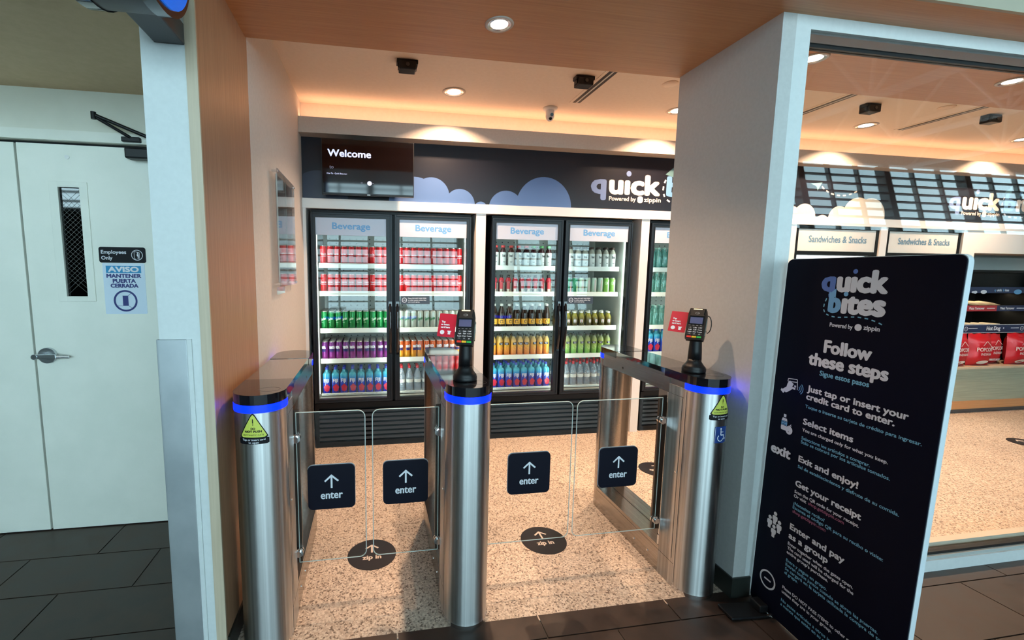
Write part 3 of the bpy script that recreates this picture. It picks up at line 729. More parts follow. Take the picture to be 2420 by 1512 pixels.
    p = Print(); p.text('Tap', -0.026, 0.010, 0.0075, None, 0.08).text('or insert', -0.026, -0.002, 0.0075, 0.036, 0.08).text('card here', -0.026, -0.014, 0.0075, 0.039, 0.08)
    p.disc(-0.018, -0.033, 0.0095, 20).rect(0.004, 0.020, -0.029, -0.025).rect(0.0065, 0.0175, -0.041, -0.029)
    p.obj('card_lettering', M_PW, c, wrap=lambda a, b: tuple(C_ @ Vector((a, -0.0012, b))))
    return t
reader(0.383, 1.795, math.radians(-20), 'black card reader on a stand, on the middle gate pedestal', False)
reader(1.487, 1.812, math.radians(-50), 'black card reader on a stand, on the pedestal beside the white pillar')

# ================================================================== FLOOR DISCS
def floor_disc(x, y, label, back=False, text=True):
    d = MB().lathe([(0, 0.0), (0.128, 0.0), (0.128, 0.0014), (0, 0.0014)], 48, smooth=False).obj('floor_sticker', mat('dark_floor_vinyl', (0.012, 0.010, 0.014, 1), 0.42))
    d.location = (x, y, 0.0004); d['label'] = label; d['category'] = 'floor sticker'; d['group'] = 'zip in floor stickers'
    p = Print(); p.line(0, 0.012, 0, 0.075, 0.010).line(0.002, 0.078, -0.034, 0.048, 0.010).line(-0.002, 0.078, 0.034, 0.048, 0.010)
    p.text('zip in', 0, -0.042, 0.032, 0.098, 0.05, 'c')
    p.obj('sticker_lettering', mat('cream_print', (0.72, 0.62, 0.54, 1), 0.5), d, wrap=lambda a, b: (a, b, 0.0018))
    return d
floor_disc(-0.018, 2.225, 'round dark zip in floor sticker in the narrow left lane')
floor_disc(0.938, 2.205, 'round dark zip in floor sticker in the wide lane')
d3 = floor_disc(2.150, 2.935, 'round dark floor sticker inside, seen through the gate opening by the pillar')
d3.rotation_euler = (0, 0, math.radians(-35))
floor_disc(5.90, 2.93, 'round dark floor sticker cut by the right edge, behind the shop window')

# ================================================================== INFORMATION BOARD
BM = Matrix.Translation((1.722, 1.629, 0.015)) @ Matrix.Rotation(math.radians(-92.95), 4, 'Z') @ Matrix.Rotation(math.radians(-1.063), 4, 'X')
bo = thing('information_board', 'tall dark navy steps board with white edge standing before the pillar', 'sign board', M=BM)
BW, BH = 0.598, 1.554
MB().slab(rrect(0, BW, 0, BH, 0.022, 6), 0.0, 0.004).obj('front_panel', M_NAVYB, bo)
MB().slab(rrect(-0.002, BW+0.002, -0.002, BH+0.002, 0.023, 6), 0.004, 0.022).obj('white_core', mat('pale_blue_board_edge', (0.66, 0.72, 0.76, 1), 0.4), bo)
MB().slab(rrect(0, BW, 0, BH, 0.022, 6), 0.022, 0.026).obj('rear_panel', M_PWB, bo)
for xx in (0.075, BW-0.075):
    mb = MB(); mb.box(xx-0.045, xx+0.045, -0.19, 0.21, -0.0145, 0.000); mb.box(xx-0.03, xx+0.03, -0.045, -0.004, 0.0, 0.035); mb.box(xx-0.03, xx+0.03, 0.030, 0.065, 0.0, 0.035)
    mb.obj('foot', M_BLACK, bo, 0.006, 3)
MB().cyl((0.130, -0.012, 0.012), (0.130, -0.028, 0.012), 0.006, 10).cyl((0.112, -0.02, 0.012), (0.142, -0.02, 0.012), 0.003, 8).obj('foot_screw', M_CHROME, bo)
wp, gp, bp, pp, vp = Print(), Print(), Print(), Print(), Print()
# logo
lw_ = Print(); lw_.text('uıck', 0.228, 1.431, 0.073, 0.180, 0.085, n=8)
lw_.text('ıtes', 0.256, 1.351, 0.073, 0.153, 0.085, n=8)
lw_.text('Powered by', 0.216, 1.293, 0.0155, 0.086, 0.03).text('zippin', 0.340, 1.297, 0.0155, 0.054, 0.05).disc(0.321, 1.302, 0.0125, 24)
lw_.obj('logo_lettering', M_PWB, bo, -0.0008)
Print().text('q', 0.168, 1.431, 0.073, 0.056, 0.085, n=8).disc(0.286, 1.5035, 0.0085, 20).obj('logo_q', M_PBD, bo, -0.0008)
lb = Print().text('b', 0.205, 1.351, 0.073, 0.050, 0.085, n=8).disc(0.262, 1.420, 0.0085, 20).poly([(0.194, 1.413), (0.224, 1.440), (0.225, 1.405), (0.212, 1.410)])
lb.obj('logo_b', M_PB, bo, -0.0009)
ld = Print()
dash = [(0.190, 1.400, 0.186, 1.388), (0.183, 1.378, 0.182, 1.366), (0.183, 1.356, 0.188, 1.346), (0.196, 1.339, 0.206, 1.335), (0.218, 1.332, 0.230, 1.331), (0.242, 1.331, 0.254, 1.332), (0.266, 1.334, 0.278, 1.335), (0.290, 1.337, 0.302, 1.338), (0.314, 1.339, 0.326, 1.338), (0.338, 1.337, 0.350, 1.336), (0.362, 1.333, 0.374, 1.330), (0.386, 1.326, 0.397, 1.321)]
for a, b, c_, d in dash: ld.line(a, b, c_, d, 0.0042)
ld.obj('dashed_trail', M_PB2, bo, -0.0008)
Print().poly([(0.318, 1.296), (0.325, 1.300), (0.324, 1.304), (0.317, 1.301)]).disc(0.322, 1.3075, 0.0022, 8).obj('logo_mark', M_NAVYB, bo, -0.0012)
wp.text('Follow', 0.206, 1.191, 0.046, 0.176, 0.07, n=8).text('these steps', 0.149, 1.133, 0.046, 0.294, 0.07, n=8)
bp.text('Sigue estos pasos', 0.200, 1.097, 0.019, 0.184, 0.045)
X0 = 0.158
def tw(txt, z, w_, cap, b=0.045, x=X0, pr=wp, n=5): pr.text(txt, x, z, cap, w_, b, n=n)
tw('Just tap or insert your', 1.022, 0.358, 0.024, 0.06); tw('credit card to enter.', 0.989, 0.322, 0.024, 0.06)
tw('Toque o inserte su tarjeta de crédito para ingresar.', 0.953, 0.402, 0.0125, 0.03, pr=bp)
tw('Select items', 0.884, 0.200, 0.024, 0.06)
tw('You are charged only for what you keep.', 0.855, 0.318, 0.0125, 0.04)
tw('Seleccione los artículos a comprar.', 0.820, 0.264, 0.0125, 0.03, pr=bp); tw('Solo se cobrará por los artículos tomados.', 0.803, 0.330, 0.0125, 0.03, pr=bp)
tw('Exit and enjoy!', 0.726, 0.238, 0.024, 0.06)
tw('Sal de establecimiento y disfrute de su comida.', 0.698, 0.371, 0.0125, 0.03, pr=bp)
tw('Get your receipt', 0.620, 0.262, 0.024, 0.06)
tw('Scan the QR code for your receipt.', 0.590, 0.258, 0.0125, 0.04)
tw('Or visit', 0.571, 0.056, 0.0125, 0.04); tw('shop.getzippin.com', 0.571, 0.143, 0.0125, 0.03, x=0.220, pr=pp)
tw('¿Necesitas recibo?', 0.539, 0.135, 0.0125, 0.03, pr=bp); tw('Escanea el código QR para su recibo o visite:', 0.521, 0.345, 0.0125, 0.03, pr=bp)
tw('shop.getzippin.com', 0.503, 0.143, 0.0125, 0.03, pr=pp)
tw('Enter and pay', 0.430, 0.228, 0.024, 0.06); tw('as a group', 0.390, 0.170, 0.024, 0.06)
tw('Enter together when the gates open.', 0.360, 0.268, 0.0125, 0.04); tw('The card used will be charged for the', 0.340, 0.272, 0.0125, 0.04); tw("entire group's purchase.", 0.321, 0.180, 0.0125, 0.04)
tw('Entre y pague en grupo.', 0.284, 0.178, 0.0125, 0.03, pr=bp); tw('Entran todos juntos cuando se abran las puertas.', 0.265, 0.362, 0.0125, 0.03, pr=bp)
tw('Se cargará en la tarjeta utilizada la compra de todo', 0.246, 0.395, 0.0125, 0.03, pr=bp); tw('el grupo.', 0.228, 0.062, 0.0125, 0.03, pr=bp)
tw('Please DO NOT PASS ITEMS to other guests', 0.161, 0.312, 0.0125, 0.04); tw('unless they are in your group.', 0.141, 0.218, 0.0125, 0.04)
tw('No pases artículos a otros invitados', 0.102, 0.268, 0.0125, 0.03, pr=bp); tw('a menos que estén en su grupo.', 0.083, 0.232, 0.0125, 0.03, pr=bp)
wp.text('exit', 0.028, 0.717, 0.040, 0.098, 0.07, n=8)
wp.obj('white_lettering', M_PWB, bo, -0.0008); bp.obj('blue_lettering', M_PB2, bo, -0.0008); pp.obj('mauve_lettering', M_PINK, bo, -0.0008)
# icons
ic = Print(); ic.poly([(0.043, 1.000), (0.062, 0.990), (0.076, 0.999), (0.090, 1.012), (0.104, 1.012), (0.104, 1.020), (0.088, 1.021), (0.094, 1.034), (0.075, 1.045), (0.066, 1.033), (0.062, 1.015)])
ic.poly([(0.036, 0.994), (0.040, 1.004), (0.056, 0.992), (0.050, 0.984)])
for a in ((0.066, 1.040, 0.110, 1.045), (0.110, 1.045, 0.113, 1.014), (0.066, 1.040, 0.067, 1.052), (0.067, 1.052, 0.108, 1.057), (0.108, 1.057, 0.110, 1.045)): ic.line(*a, 0.003)
ic.rect(0.098, 0.106, 1.022, 1.030)
ic.poly([(0.062, 0.880), (0.082, 0.880), (0.086, 0.868), (0.058, 0.868)]).rect(0.066, 0.078, 0.884, 0.897).rect(0.058, 0.086, 0.836, 0.848).poly([(0.058, 0.836), (0.086, 0.836), (0.084, 0.828), (0.060, 0.828)])
ic.disc(0.098, 0.835, 0.016, 24, rz=0.018).line(0.098, 0.850, 0.105, 0.862, 0.003).line(0.094, 0.854, 0.108, 0.856, 0.002)
for px, pz in ((0.082, 0.432), (0.058, 0.404), (0.106, 0.404), (0.082, 0.372)):
    ic.disc(px, pz+0.020, 0.0085, 18).poly(rrect(px-0.0125, px+0.0125, pz-0.012, pz+0.010, 0.006)).poly([(px-0.007, pz-0.028), (px+0.007, pz-0.028), (px+0.008, pz-0.008), (px-0.008, pz-0.008)])
ic.ring(0.081, 0.142, 0.041, 0.0075, 44).rect(0.064, 0.098, 0.1385, 0.1455)
ic.obj('icon', M_PWB, bo, -0.0008)
ib = Print()
for r_ in (0.012, 0.020, 0.028): ib.ring(0.112, 1.021, r_, 0.003, 12, a0=-0.85, a1=0.85)
ib.rect(0.058, 0.086, 0.850, 0.866)
ib.obj('blue_icon', M_PB, bo, -0.0008)
Print().disc(0.094, 0.838, 0.0022, 8).disc(0.101, 0.834, 0.0022, 8).disc(0.096, 0.829, 0.0022, 8).line(0.062, 0.854, 0.082, 0.854, 0.002).line(0.062, 0.862, 0.082, 0.862, 0.002).obj('icon_detail', M_NAVYB, bo, -0.0012)

# ================================================================== TELEVISION, BAND GRAPHICS, LEFT WALL
tv = thing('television', 'black television reading Welcome, mounted above the leftmost cooler', 'television', (-0.0265, 3.56, 2.285))
MB().box(-0.351, 0.351, 0.0, 0.028, -0.203, 0.212).obj('casing', M_BLACK, tv, 0.003)
MB().box(-0.20, 0.20, 0.028, 0.158, -0.10, 0.10).obj('wall_mount', M_BLACK, tv)
MB().box(-0.345, 0.345, -0.0015, 0.0, -0.188, 0.207).obj('screen', mat('dark_screen', (0.004, 0.003, 0.004, 1), 0.06, coat=0.3), tv)
p = Print(); p.text('Welcome', -0.303, 0.080, 0.050, 0.326, 0.045)
p.text('How To - Quick Bites.mov', -0.312, -0.052, 0.011, 0.15)
p.obj('screen_lettering', mat('screen_text', (0.7, 0.72, 0.95, 1), 0.5, emit=(0.62, 0.66, 1, 1), es=0.9), tv, -0.0022)
Print().text('to', -0.292, -0.010, 0.026, 0.030).text('II', 0.0, -0.112, 0.012).text('1x', 0.030, -0.114, 0.010).text('10', -0.058, -0.114, 0.010).obj('dim_lettering', mat('dim_screen_text', (0.2, 0.2, 0.25, 1), 0.5, emit=(0.12, 0.13, 0.2, 1), es=0.8), tv, -0.0022)
Print().disc(0.007, -0.110, 0.017, 28).obj('play_button', mat('play_button', (0.7, 0.72, 0.95, 1), 0.5, emit=(0.55, 0.58, 1, 1), es=0.9), tv, -0.0026)
Print().rect(-0.010, 0.012, -0.199, -0.196).obj('brand_plate', M_CHROME, tv, -0.0012)

def clip_discs(lst, zmin, zmax, xmin, xmax, y0, m_, name='cloud'):
    for j, (x, z, r) in enumerate(lst):
        pts = []
        for i in range(48):
            a = 2*PI*i/48
            pts.append((min(max(x+r*math.cos(a), xmin), xmax), min(max(z+r*math.sin(a), zmin), zmax)))
        q = []
        for pt in pts:
            if not q or (abs(pt[0]-q[-1][0])+abs(pt[1]-q[-1][1]) > 1e-5): q.append(pt)
        Print().poly(q).obj(name, m_, band, y0-0.0002*j)
clip_discs([(0.346, 2.063, 0.212), (0.486, 2.127, 0.150), (0.727, 2.066, 0.127), (0.907, 2.041, 0.055)], 2.072, 2.54, -0.54, 9, 3.7190, M_CLOUD)
clip_discs([(1.13, 2.042, 0.153), (1.469, 2.071, 0.252)], 2.072, 2.54, -0.54, 9, 3.7190, M_CLOUD)
clip_discs([(-0.42, 2.06, 0.23)], 2.072, 2.54, -0.54, 9, 3.7190, M_CLOUDD)
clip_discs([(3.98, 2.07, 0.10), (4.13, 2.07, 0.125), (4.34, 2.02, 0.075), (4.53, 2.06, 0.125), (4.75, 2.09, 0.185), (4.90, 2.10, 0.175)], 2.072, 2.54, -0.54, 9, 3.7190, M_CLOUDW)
def band_logo(x, m_white, first):
    """x = left edge of the q; whole mark 1.42 m wide"""
    z = 2.214; cap = 0.158
    P1 = Print().text('uıck', x+0.172, z, cap, 0.505, 0.085, n=8).text('ıtes', x+0.900, z, cap, 0.45, 0.085, n=8)
    P1.text('Powered by', x+0.165, 2.150, 0.036, 0.262, 0.03).text('zippin', x+0.508, 2.150, 0.036, 0.167, 0.04)
    P1.poly(rrect(x+0.440, x+0.495, 2.136, 2.196, 0.022)); P1.obj('logo_lettering', m_white, band, 3.7186)
    Print().text('q', x, z, cap, 0.148, 0.085, n=8).disc(x+0.345, 2.387, 0.024, 28).obj('logo_q', mat('muted_blue', (0.13, 0.19, 0.36, 1), 0.4), band, 3.7186)
    Print().text('b', x+0.735, z, cap, 0.15, 0.085, n=8).disc(x+0.930, 2.387, 0.024, 28).obj('logo_b', mat('logo_blue', (0.16, 0.33, 0.55, 1), 0.4), band, 3.7186)
    P2 = Print()
    for a, b, c_, d in ((0.712, 2.350, 0.700, 2.322), (0.693, 2.292, 0.690, 2.258), (0.698, 2.225, 0.710, 2.200), (0.735, 2.175, 0.765, 2.158), (0.80, 2.147, 0.84, 2.143), (0.88, 2.141, 0.92, 2.141), (0.96, 2.143, 1.0, 2.147), (1.04, 2.150, 1.08, 2.152), (1.12, 2.152, 1.16, 2.150)):
        P2.line(x+a, b, x+c_, d, 0.015)
    P2.obj('dashed_trail', M_PWB, band, 3.7186)
    Print().poly([(x+0.705, 2.397), (x+0.80, 2.475), (x+0.795, 2.37), (x+0.755, 2.385)]).obj('paper_plane', mat('teal_print', (0.13, 0.25, 0.27, 1), 0.4), band, 3.7184)
    Print().poly([(x+0.458, 2.155), (x+0.480, 2.168), (x+0.478, 2.176), (x+0.456, 2.162)]).disc(x+0.470, 2.183, 0.006, 10).obj('logo_mark', M_BAND, band, 3.7182)
M_CREAM = mat('cream_letter', (0.80, 0.68, 0.58, 1), 0.4)
band_logo(1.912, M_CREAM, True)
band_logo(5.875, M_CREAM, False)
P2 = Print()
for a, b, c_, d in ((4.298, 2.362, 4.325, 2.340), (4.352, 2.325, 4.380, 2.312), (4.41, 2.300, 4.445, 2.292), (4.48, 2.287, 4.515, 2.285), (4.55, 2.286, 4.585, 2.290), (4.62, 2.297, 4.65, 2.306), (4.68, 2.318, 4.71, 2.334)): P2.line(a, b, c_, d, 0.013)
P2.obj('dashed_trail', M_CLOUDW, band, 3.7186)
Print().poly([(4.167, 2.385), (4.298, 2.400), (4.252, 2.322), (4.235, 2.36)]).obj('paper_plane', mat('teal_print', (0.13, 0.25, 0.27, 1), 0.4), band, 3.7184)

ac = thing('acrylic_poster_holder', 'clear acrylic poster holder on standoffs on the left wall', 'poster holder', (-0.545, 2.885, 1.735))
MB().box(0.026, 0.030, -0.265, 0.270, -0.325, 0.325).obj('front_sheet', M_ACRYL, ac)
MB().box(0.012, 0.016, -0.235, 0.265, -0.305, 0.300).obj('back_sheet', M_ACRYL, ac)
mb = MB(); mb.box(0.018, 0.024, 0.014, 0.020, -0.30, 0.30).box(0.018, 0.024, -0.235, -0.229, -0.30, 0.30); mb.obj('divider_edge', M_GEDGE, ac)
for yy in (-0.255, 0.258):
    for zz in (-0.312, 0.310): MB().cyl((0.0, yy, zz), (0.036, yy, zz), 0.007, 14).obj('standoff', M_CHROME, ac)
MB().box(0.010, 0.013, -0.27, -0.05, -0.372, -0.33).obj('label_pocket', M_ACRYL, ac)

# ================================================================== CEILING FITTINGS
def downlight(x, y, z, r, label, group):
    t = thing('downlight', label, 'ceiling light', (x, y, z), 0, group)
    MB().lathe([(r, 0.0), (r, -0.003), (r*0.90, -0.007), (r*0.80, -0.0045)], 36).obj('trim_ring', M_TRIM, t)
    MB().lathe([(r*0.80, -0.0045), (r*0.56, -0.0015)], 30).obj('reflector', M_REFL, t)
    MB().lathe([(r*0.60, -0.002), (0, -0.002)], 30).obj('lens', M_LAMP, t)
nm = ['by the hanging dome camera', 'behind the white pillar', 'between the two slot vents', 'at the right edge']
DL = ['round shop ceiling light above the leftmost cooler', 'round shop ceiling light cut by the edge of the white pillar', 'round shop ceiling light behind the window, between two slot vents', 'round shop ceiling light at the right edge of the photo']
for (x, y), lb_ in zip(DOWN_SHOP, DL): downlight(x, y, Z_CEIL, 0.085, lb_, 'shop ceiling lights')
DL = ['round light in the wooden soffit above the gates', 'round soffit light just inside the window corner', 'round soffit light behind the window near the right edge', 'round soffit light beyond the right edge of the photo']
for (x, y), lb_ in list(zip(DOWN_SOFF, DL))[:3]: downlight(x, y, Z_SOF, 0.062, lb_, 'soffit lights')
def sensor(x, y, label):
    t = thing('ceiling_camera', label, 'camera', (x, y, Z_CEIL), 0, 'black ceiling cameras')
    MB().box(-0.052, 0.052, -0.040, 0.040, -0.062, -0.012).obj('housing', M_BLACK, t, 0.006)
    MB().box(-0.066, 0.066, -0.028, 0.028, -0.024, 0.0).obj('mounting_plate', M_BLACK, t, 0.003)
    MB().cyl((0, -0.040, -0.036), (0, -0.045, -0.036), 0.012, 16).obj('camera_lens', M_BLACKG, t)
    MB().box(-0.058, -0.052, -0.02, 0.02, -0.05, -0.02).box(0.052, 0.058, -0.02, 0.02, -0.05, -0.02).obj('side_bracket', M_BLACK, t)
sensor(0.222, 2.905, 'small black box camera on the ceiling nearest the left wall')
sensor(1.398, 2.905, 'small black box camera on the ceiling beside the slot vent above the gates')
sensor(3.745, 2.93, 'first black box camera on the ceiling behind the shop window')
sensor(4.925, 2.93, 'second black box camera behind the shop window, beside the right slot vent')
dc = thing('dome_camera', 'white dome security camera hanging from the shop ceiling', 'security camera', (1.396, 3.47, Z_CEIL))
MB().lathe([(0, 0), (0.056, 0), (0.056, -0.012), (0.040, -0.022), (0, -0.022)], 28).obj('base_plate', M_WHITE, dc)
MB().lathe([(0.034, -0.02), (0.034, -0.045), (0.030, -0.050)], 24).obj('collar', M_WHITE, dc)
prof = [(0.034*math.cos(a), -0.062-0.040*math.sin(a)) for a in [PI/2*i/8 for i in range(-4, 9)]]
MB().lathe(prof, 24).obj('eyeball', M_WHITE, dc)
MB().cyl((0.002, -0.024, -0.058), (0.002, -0.037, -0.062), 0.0125, 18).cyl((-0.006, -0.020, -0.086), (-0.006, -0.031, -0.092), 0.0115, 18).obj('lens', M_BLACKG, dc)
def slot(x, y0, y1, label):
    t = thing('slot_vent', label, 'air vent', (x, y0, Z_CEIL), 0, 'linear slot vents')
    L_ = y1-y0
    MB().box(-0.052, 0.052, 0, L_, -0.003, 0.0).obj('frame', M_TRIM if False else M_CEIL, t)
    for xx in (-0.018, 0.018): MB().box(xx-0.011, xx+0.011, 0.012, L_-0.012, -0.0042, -0.003).obj('slot', M_BLACK, t)
    MB().box(-0.004, 0.004, 0.012, L_-0.012, -0.006, -0.003).obj('vane', M_WHITE, t)
slot(1.545, 2.31, 3.335, 'linear slot vent beside the black ceiling camera above the gates')
slot(3.42, 2.31, 3.33, 'linear slot vent cut by the white window frame')
slot(4.63, 2.31, 3.365, 'linear slot vent behind the window, touched by sunlight')
t = MB().lathe([(0, 0), (0.052, 0), (0.050, -0.006), (0, -0.007)], 28).obj('ceiling_speaker', M_CEIL); t.location = (2.022, 2.885, Z_CEIL); t['label'] = 'flat round white ceiling cap beside the white pillar'; t['category'] = 'ceiling cap'
t = MB().lathe([(0, 0), (0.052, 0), (0.050, -0.006), (0, -0.007)], 28).obj('ceiling_speaker', M_CEIL); t.location = (4.36, 2.86, Z_CEIL); t['label'] = 'flat round white ceiling cap between two black cameras behind window'; t['category'] = 'ceiling cap'

# ================================================================== COOLERS
YF = 3.72
SHELF_Z = [1.566, 1.330, 1.012, 0.748, 0.441]     # top of each price rail, top shelf first
def cooler(label, x0, doors=2, texts=True):
    c = thing('drinks_cooler', label, 'fridge', (x0, YF, 0))
    Wd = 1.317
    D = 0.80
    # local: x 0..Wd, y 0 = door face, z floor
    mb = MB()
    mb.box(0.0, 0.026, 0.045, D, 0.0, 1.985).box(Wd-0.026, Wd, 0.045, D, 0.0, 1.985).box(0.026, Wd-0.026, 0.045, D, 1.945, 1.985).box(0.026, Wd-0.026, 0.045, D, 0.345, 0.405)
    mb.box(0.026, Wd-0.026, D-0.02, D, 0.405, 1.945).box(0.640, 0.677, 0.045, 0.075, 0.405, 1.945)
    mb.box(0.0, Wd, 0.02, 0.045, 1.966, 1.985)
    mb.obj('cabinet', M_BLACKM, c)
    MB().box(0.026, 0.034, 0.06, 0.63, 0.405, 1.945).box(Wd-0.034, Wd-0.026, 0.06, 0.63, 0.405, 1.945).box(0.034, Wd-0.034, 0.62, 0.63, 0.405, 1.945).box(0.034, Wd-0.034, 0.06, 0.62, 1.935, 1.945).box(0.034, Wd-0.034, 0.06, 0.62, 0.405, 0.412).obj('liner', M_LINER, c)
    mb = MB()
    zz = 0.50
    while zz < 1.9:
        xx = 0.09
        while xx < Wd-0.05:
            mb.cyl((xx, 0.6195, zz), (xx, 0.6185, zz), 0.006, 6); xx += 0.062
        zz += 0.042
    o = mb.obj('perforation', M_BLACK, c); o['kind'] = 'stuff'
    for z in SHELF_Z:
        for a, b in ((0.042, 0.640), (0.690, Wd-0.040)):
            s = MB().box(a, b, 0.137, 0.60, z-0.022, z-0.010).obj('shelf', M_SHELF, c)
            h = 0.042 if z > 0.5 else 0.018
            MB().box(a, b, 0.128, 0.136, z-h, z).obj('price_rail', M_SHELF, s, 0.002)
            if z < 0.5:
                mb = MB(); xx = a+0.01
                while xx < b-0.01: mb.box(xx, xx+0.006, 0.1272, 0.1278, z-0.011, z-0.007); xx += 0.012
                mb.obj('rail_slots', M_GREY, s)
    # grille under the doors: each black slat a part
    MB().box(0.0, Wd, 0.05, 0.06, 0.0, 0.345).obj('grille_back', M_BLACKM, c)
    MB().box(0.0, 0.03, 0.010, 0.05, 0.0, 0.385).box(Wd-0.03, Wd, 0.010, 0.05, 0.0, 0.385).box(0.03, Wd-0.03, 0.010, 0.05, 0.345, 0.388).box(0.03, Wd-0.03, 0.010, 0.05, 0.0, 0.045).obj('grille_frame', M_BLACKM, c)
    base = None
    for k in range(7):
        zc = 0.066+k*0.040
        if base is None:
            mb = MB(); mb.box(0.03, Wd-0.03, -0.009, 0.009, -0.011, 0.011)
            mb.xform(Matrix.Rotation(math.radians(-25), 4, 'X')); base = mb.obj('slat', mat('slat_black', (0.020, 0.020, 0.022, 1), 0.35), c)
            base.location = (0, 0.028, zc)
        else:
            o = base.copy(); COL.objects.link(o); o.parent = c; o.location = (0, 0.028, zc)
    for k in range(doors):
        a, b = ((0.0, 0.648), (0.668, Wd))[k]
        g0, g1 = ((0.037, 0.600), (0.710, 1.278))[k]
        z0, z1, gz0, gz1 = 0.395, 1.965, 0.424, 1.927
        d = MB().box(a, g0, 0, 0.04, z0, z1).box(g1, b, 0, 0.04, z0, z1).box(g0, g1, 0, 0.04, z0, gz0).box(g0, g1, 0, 0.04, gz1, z1).obj('door', M_DOORFR, c)
        mb = MB()
        for e0, e1, e2, e3 in ((g0-0.008, g0, gz0-0.008, gz1+0.008), (g1, g1+0.008, gz0-0.008, gz1+0.008), (g0, g1, gz0-0.008, gz0), (g0, g1, gz1, gz1+0.008)): mb.box(e0, e1, -0.003, 0.0, e2, e3)
        mb.obj('door_gasket', M_BLACK, d)
        mb = MB()
        for e0, e1, e2, e3 in ((a+0.001, a+0.016, z0, z1), (b-0.016, b-0.001, z0, z1), (a+0.016, b-0.016, z1-0.014, z1), (a+0.016, b-0.016, z0, z0+0.014)): mb.box(e0, e1, -0.005, 0.0, e2, e3)
        mb.obj('frame_bead', M_DOORFR, d, 0.0015)
        MB().box(g0, g1, 0.012, 0.018, gz0, gz1).obj('glass_pane', M_FRGL, d)
        MB().box(g0, g1, 0.0085, 0.0118, 1.788, gz1).obj('header_panel', M_HEAD, d)
        cx = (g0+g1)/2
        if texts: Print().text('Beverage', cx, 1.838, 0.050, 0.305, 0.05, 'c').obj('header_lettering', M_HEADT, d, 0.0082)
        hx = (b-0.018) if k == 0 else (a+0.022)
        pts = []
        for i in range(13):
            t_ = i/12; pts.append((hx, -0.010-0.030*math.sin(PI*t_), 0.82+0.41*t_))
        MB().tube(pts, 0.011, 8).box(hx-0.014, hx+0.014, -0.014, 0.0, 0.80, 0.84).box(hx-0.014, hx+0.014, -0.014, 0.0, 1.21, 1.25).obj('handle', M_BLACKG, d)
        if k == 1:
            sx = g0+0.008
            MB().box(sx, sx+0.247, 0.0085, 0.0118, 1.227, 1.296).obj('notice_strip', mat('slate_strip', (0.028, 0.036, 0.055, 1), 0.4), d)
            p = Print(); p.ring(sx+0.032, 1.261, 0.021, 0.005, 28).rect(sx+0.022, sx+0.042, 1.2585, 1.2635)
            p.text('Please DO NOT PASS ITEMS', sx+0.064, 1.271, 0.0095, 0.155, 0.05).text('to other guests unless they', sx+0.064, 1.256, 0.0095, 0.155, 0.05).text('are in your group.', sx+0.064, 1.241, 0.0095, 0.10, 0.05)
            p.obj('notice_lettering', M_PW, d, 0.0080)
    # LED strips just behind the door frames
    mb = MB()
    strips = [(0.036), (0.628), (0.690), (Wd-0.036)]
    for sx in strips[:2*doors]: mb.box(sx-0.006, sx+0.006, 0.052, 0.058, 0.46, 1.90)
    mb.obj('led_strip', mat('led_lens', (1, 1, 1, 1), 0.4, emit=(0.93, 1.0, 0.95, 1), es=2.0), c)
    return c
C1 = cooler('leftmost two-door black drinks cooler full of cans, by the left wall', -0.489)
C2 = cooler('second two-door black drinks cooler, between two white posts', 1.012)
C3 = cooler('third drinks cooler, mostly hidden behind the white pillar', 2.513)
for x0 in (-0.489, 1.012, 2.513):
    for k, sx in enumerate((0.040, 0.622, 0.700, 1.275)):
        if x0 > 2 and k == 3: continue
        area('cooler_light', (x0+sx, YF+0.062, 1.16), 0.012, 1.7, (0.90, 1.0, 0.93), (math.radians(90), 0, math.radians(-16 if k % 2 == 0 else 16)), 1.40)

# ---------------------------------------------------------------- drinks
def gradz(name, stops, rough=0.3, h=0.2, metal=0.0):
    m_ = mat(name, stops[0][1], rough, metal); n, l = nodes(m_)
    tc = n.new('ShaderNodeTexCoord'); sp = n.new('ShaderNodeSeparateXYZ'); l.new(tc.outputs['Object'], sp.inputs[0])
    mr = n.new('ShaderNodeMapRange'); mr.inputs[2].default_value = h; l.new(sp.outputs[2], mr.inputs[0])
    cr = n.new('ShaderNodeValToRGB'); e = cr.color_ramp.elements
    e[0].position = stops[0][0]; e[0].color = stops[0][1]; e[1].position = stops[-1][0]; e[1].color = stops[-1][1]
    for p_, c_ in stops[1:-1]:
        q = e.new(p_); q.color = c_
    l.new(mr.outputs[0], cr.inputs[0]); l.new(cr.outputs[0], n['Principled BSDF'].inputs['Base Color']); return m_
M_LID = mat('can_lid', (0.62, 0.62, 0.60, 1), 0.3, 0.9)
M_CANRED = mat('can_red', (0.56, 0.012, 0.018, 1), 0.25, 0.25)
M_CANGRN = mat('can_green', (0.008, 0.22, 0.055, 1), 0.25, 0.35)
M_CANSIL = mat('can_pale_silver', (0.42, 0.48, 0.43, 1), 0.3, 0.35)
M_CANPUR = gradz('can_purple', [(0.0, (0.34, 0.05, 0.30, 1)), (0.45, (0.19, 0.02, 0.22, 1)), (0.9, (0.12, 0.012, 0.14, 1))], 0.25, 0.155, 0.3)
M_CANORG = gradz('can_orange', [(0.0, (0.72, 0.36, 0.03, 1)), (0.45, (0.66, 0.22, 0.02, 1)), (0.62, (0.52, 0.09, 0.01, 1)), (0.9, (0.50, 0.08, 0.01, 1))], 0.25, 0.155, 0.3)
M_FIJI = gradz('blue_bottle', [(0.0, (0.012, 0.02, 0.30, 1)), (0.45, (0.012, 0.05, 0.42, 1)), (0.60, (0.02, 0.20, 0.50, 1)), (0.72, (0.04, 0.34, 0.48, 1)), (0.85, (0.08, 0.38, 0.48, 1))], 0.12, 0.235)
M_BLUECAP = mat('blue_cap', (0.03, 0.05, 0.42, 1), 0.35)
M_REDCAP = mat('red_cap', (0.55, 0.02, 0.03, 1), 0.35)
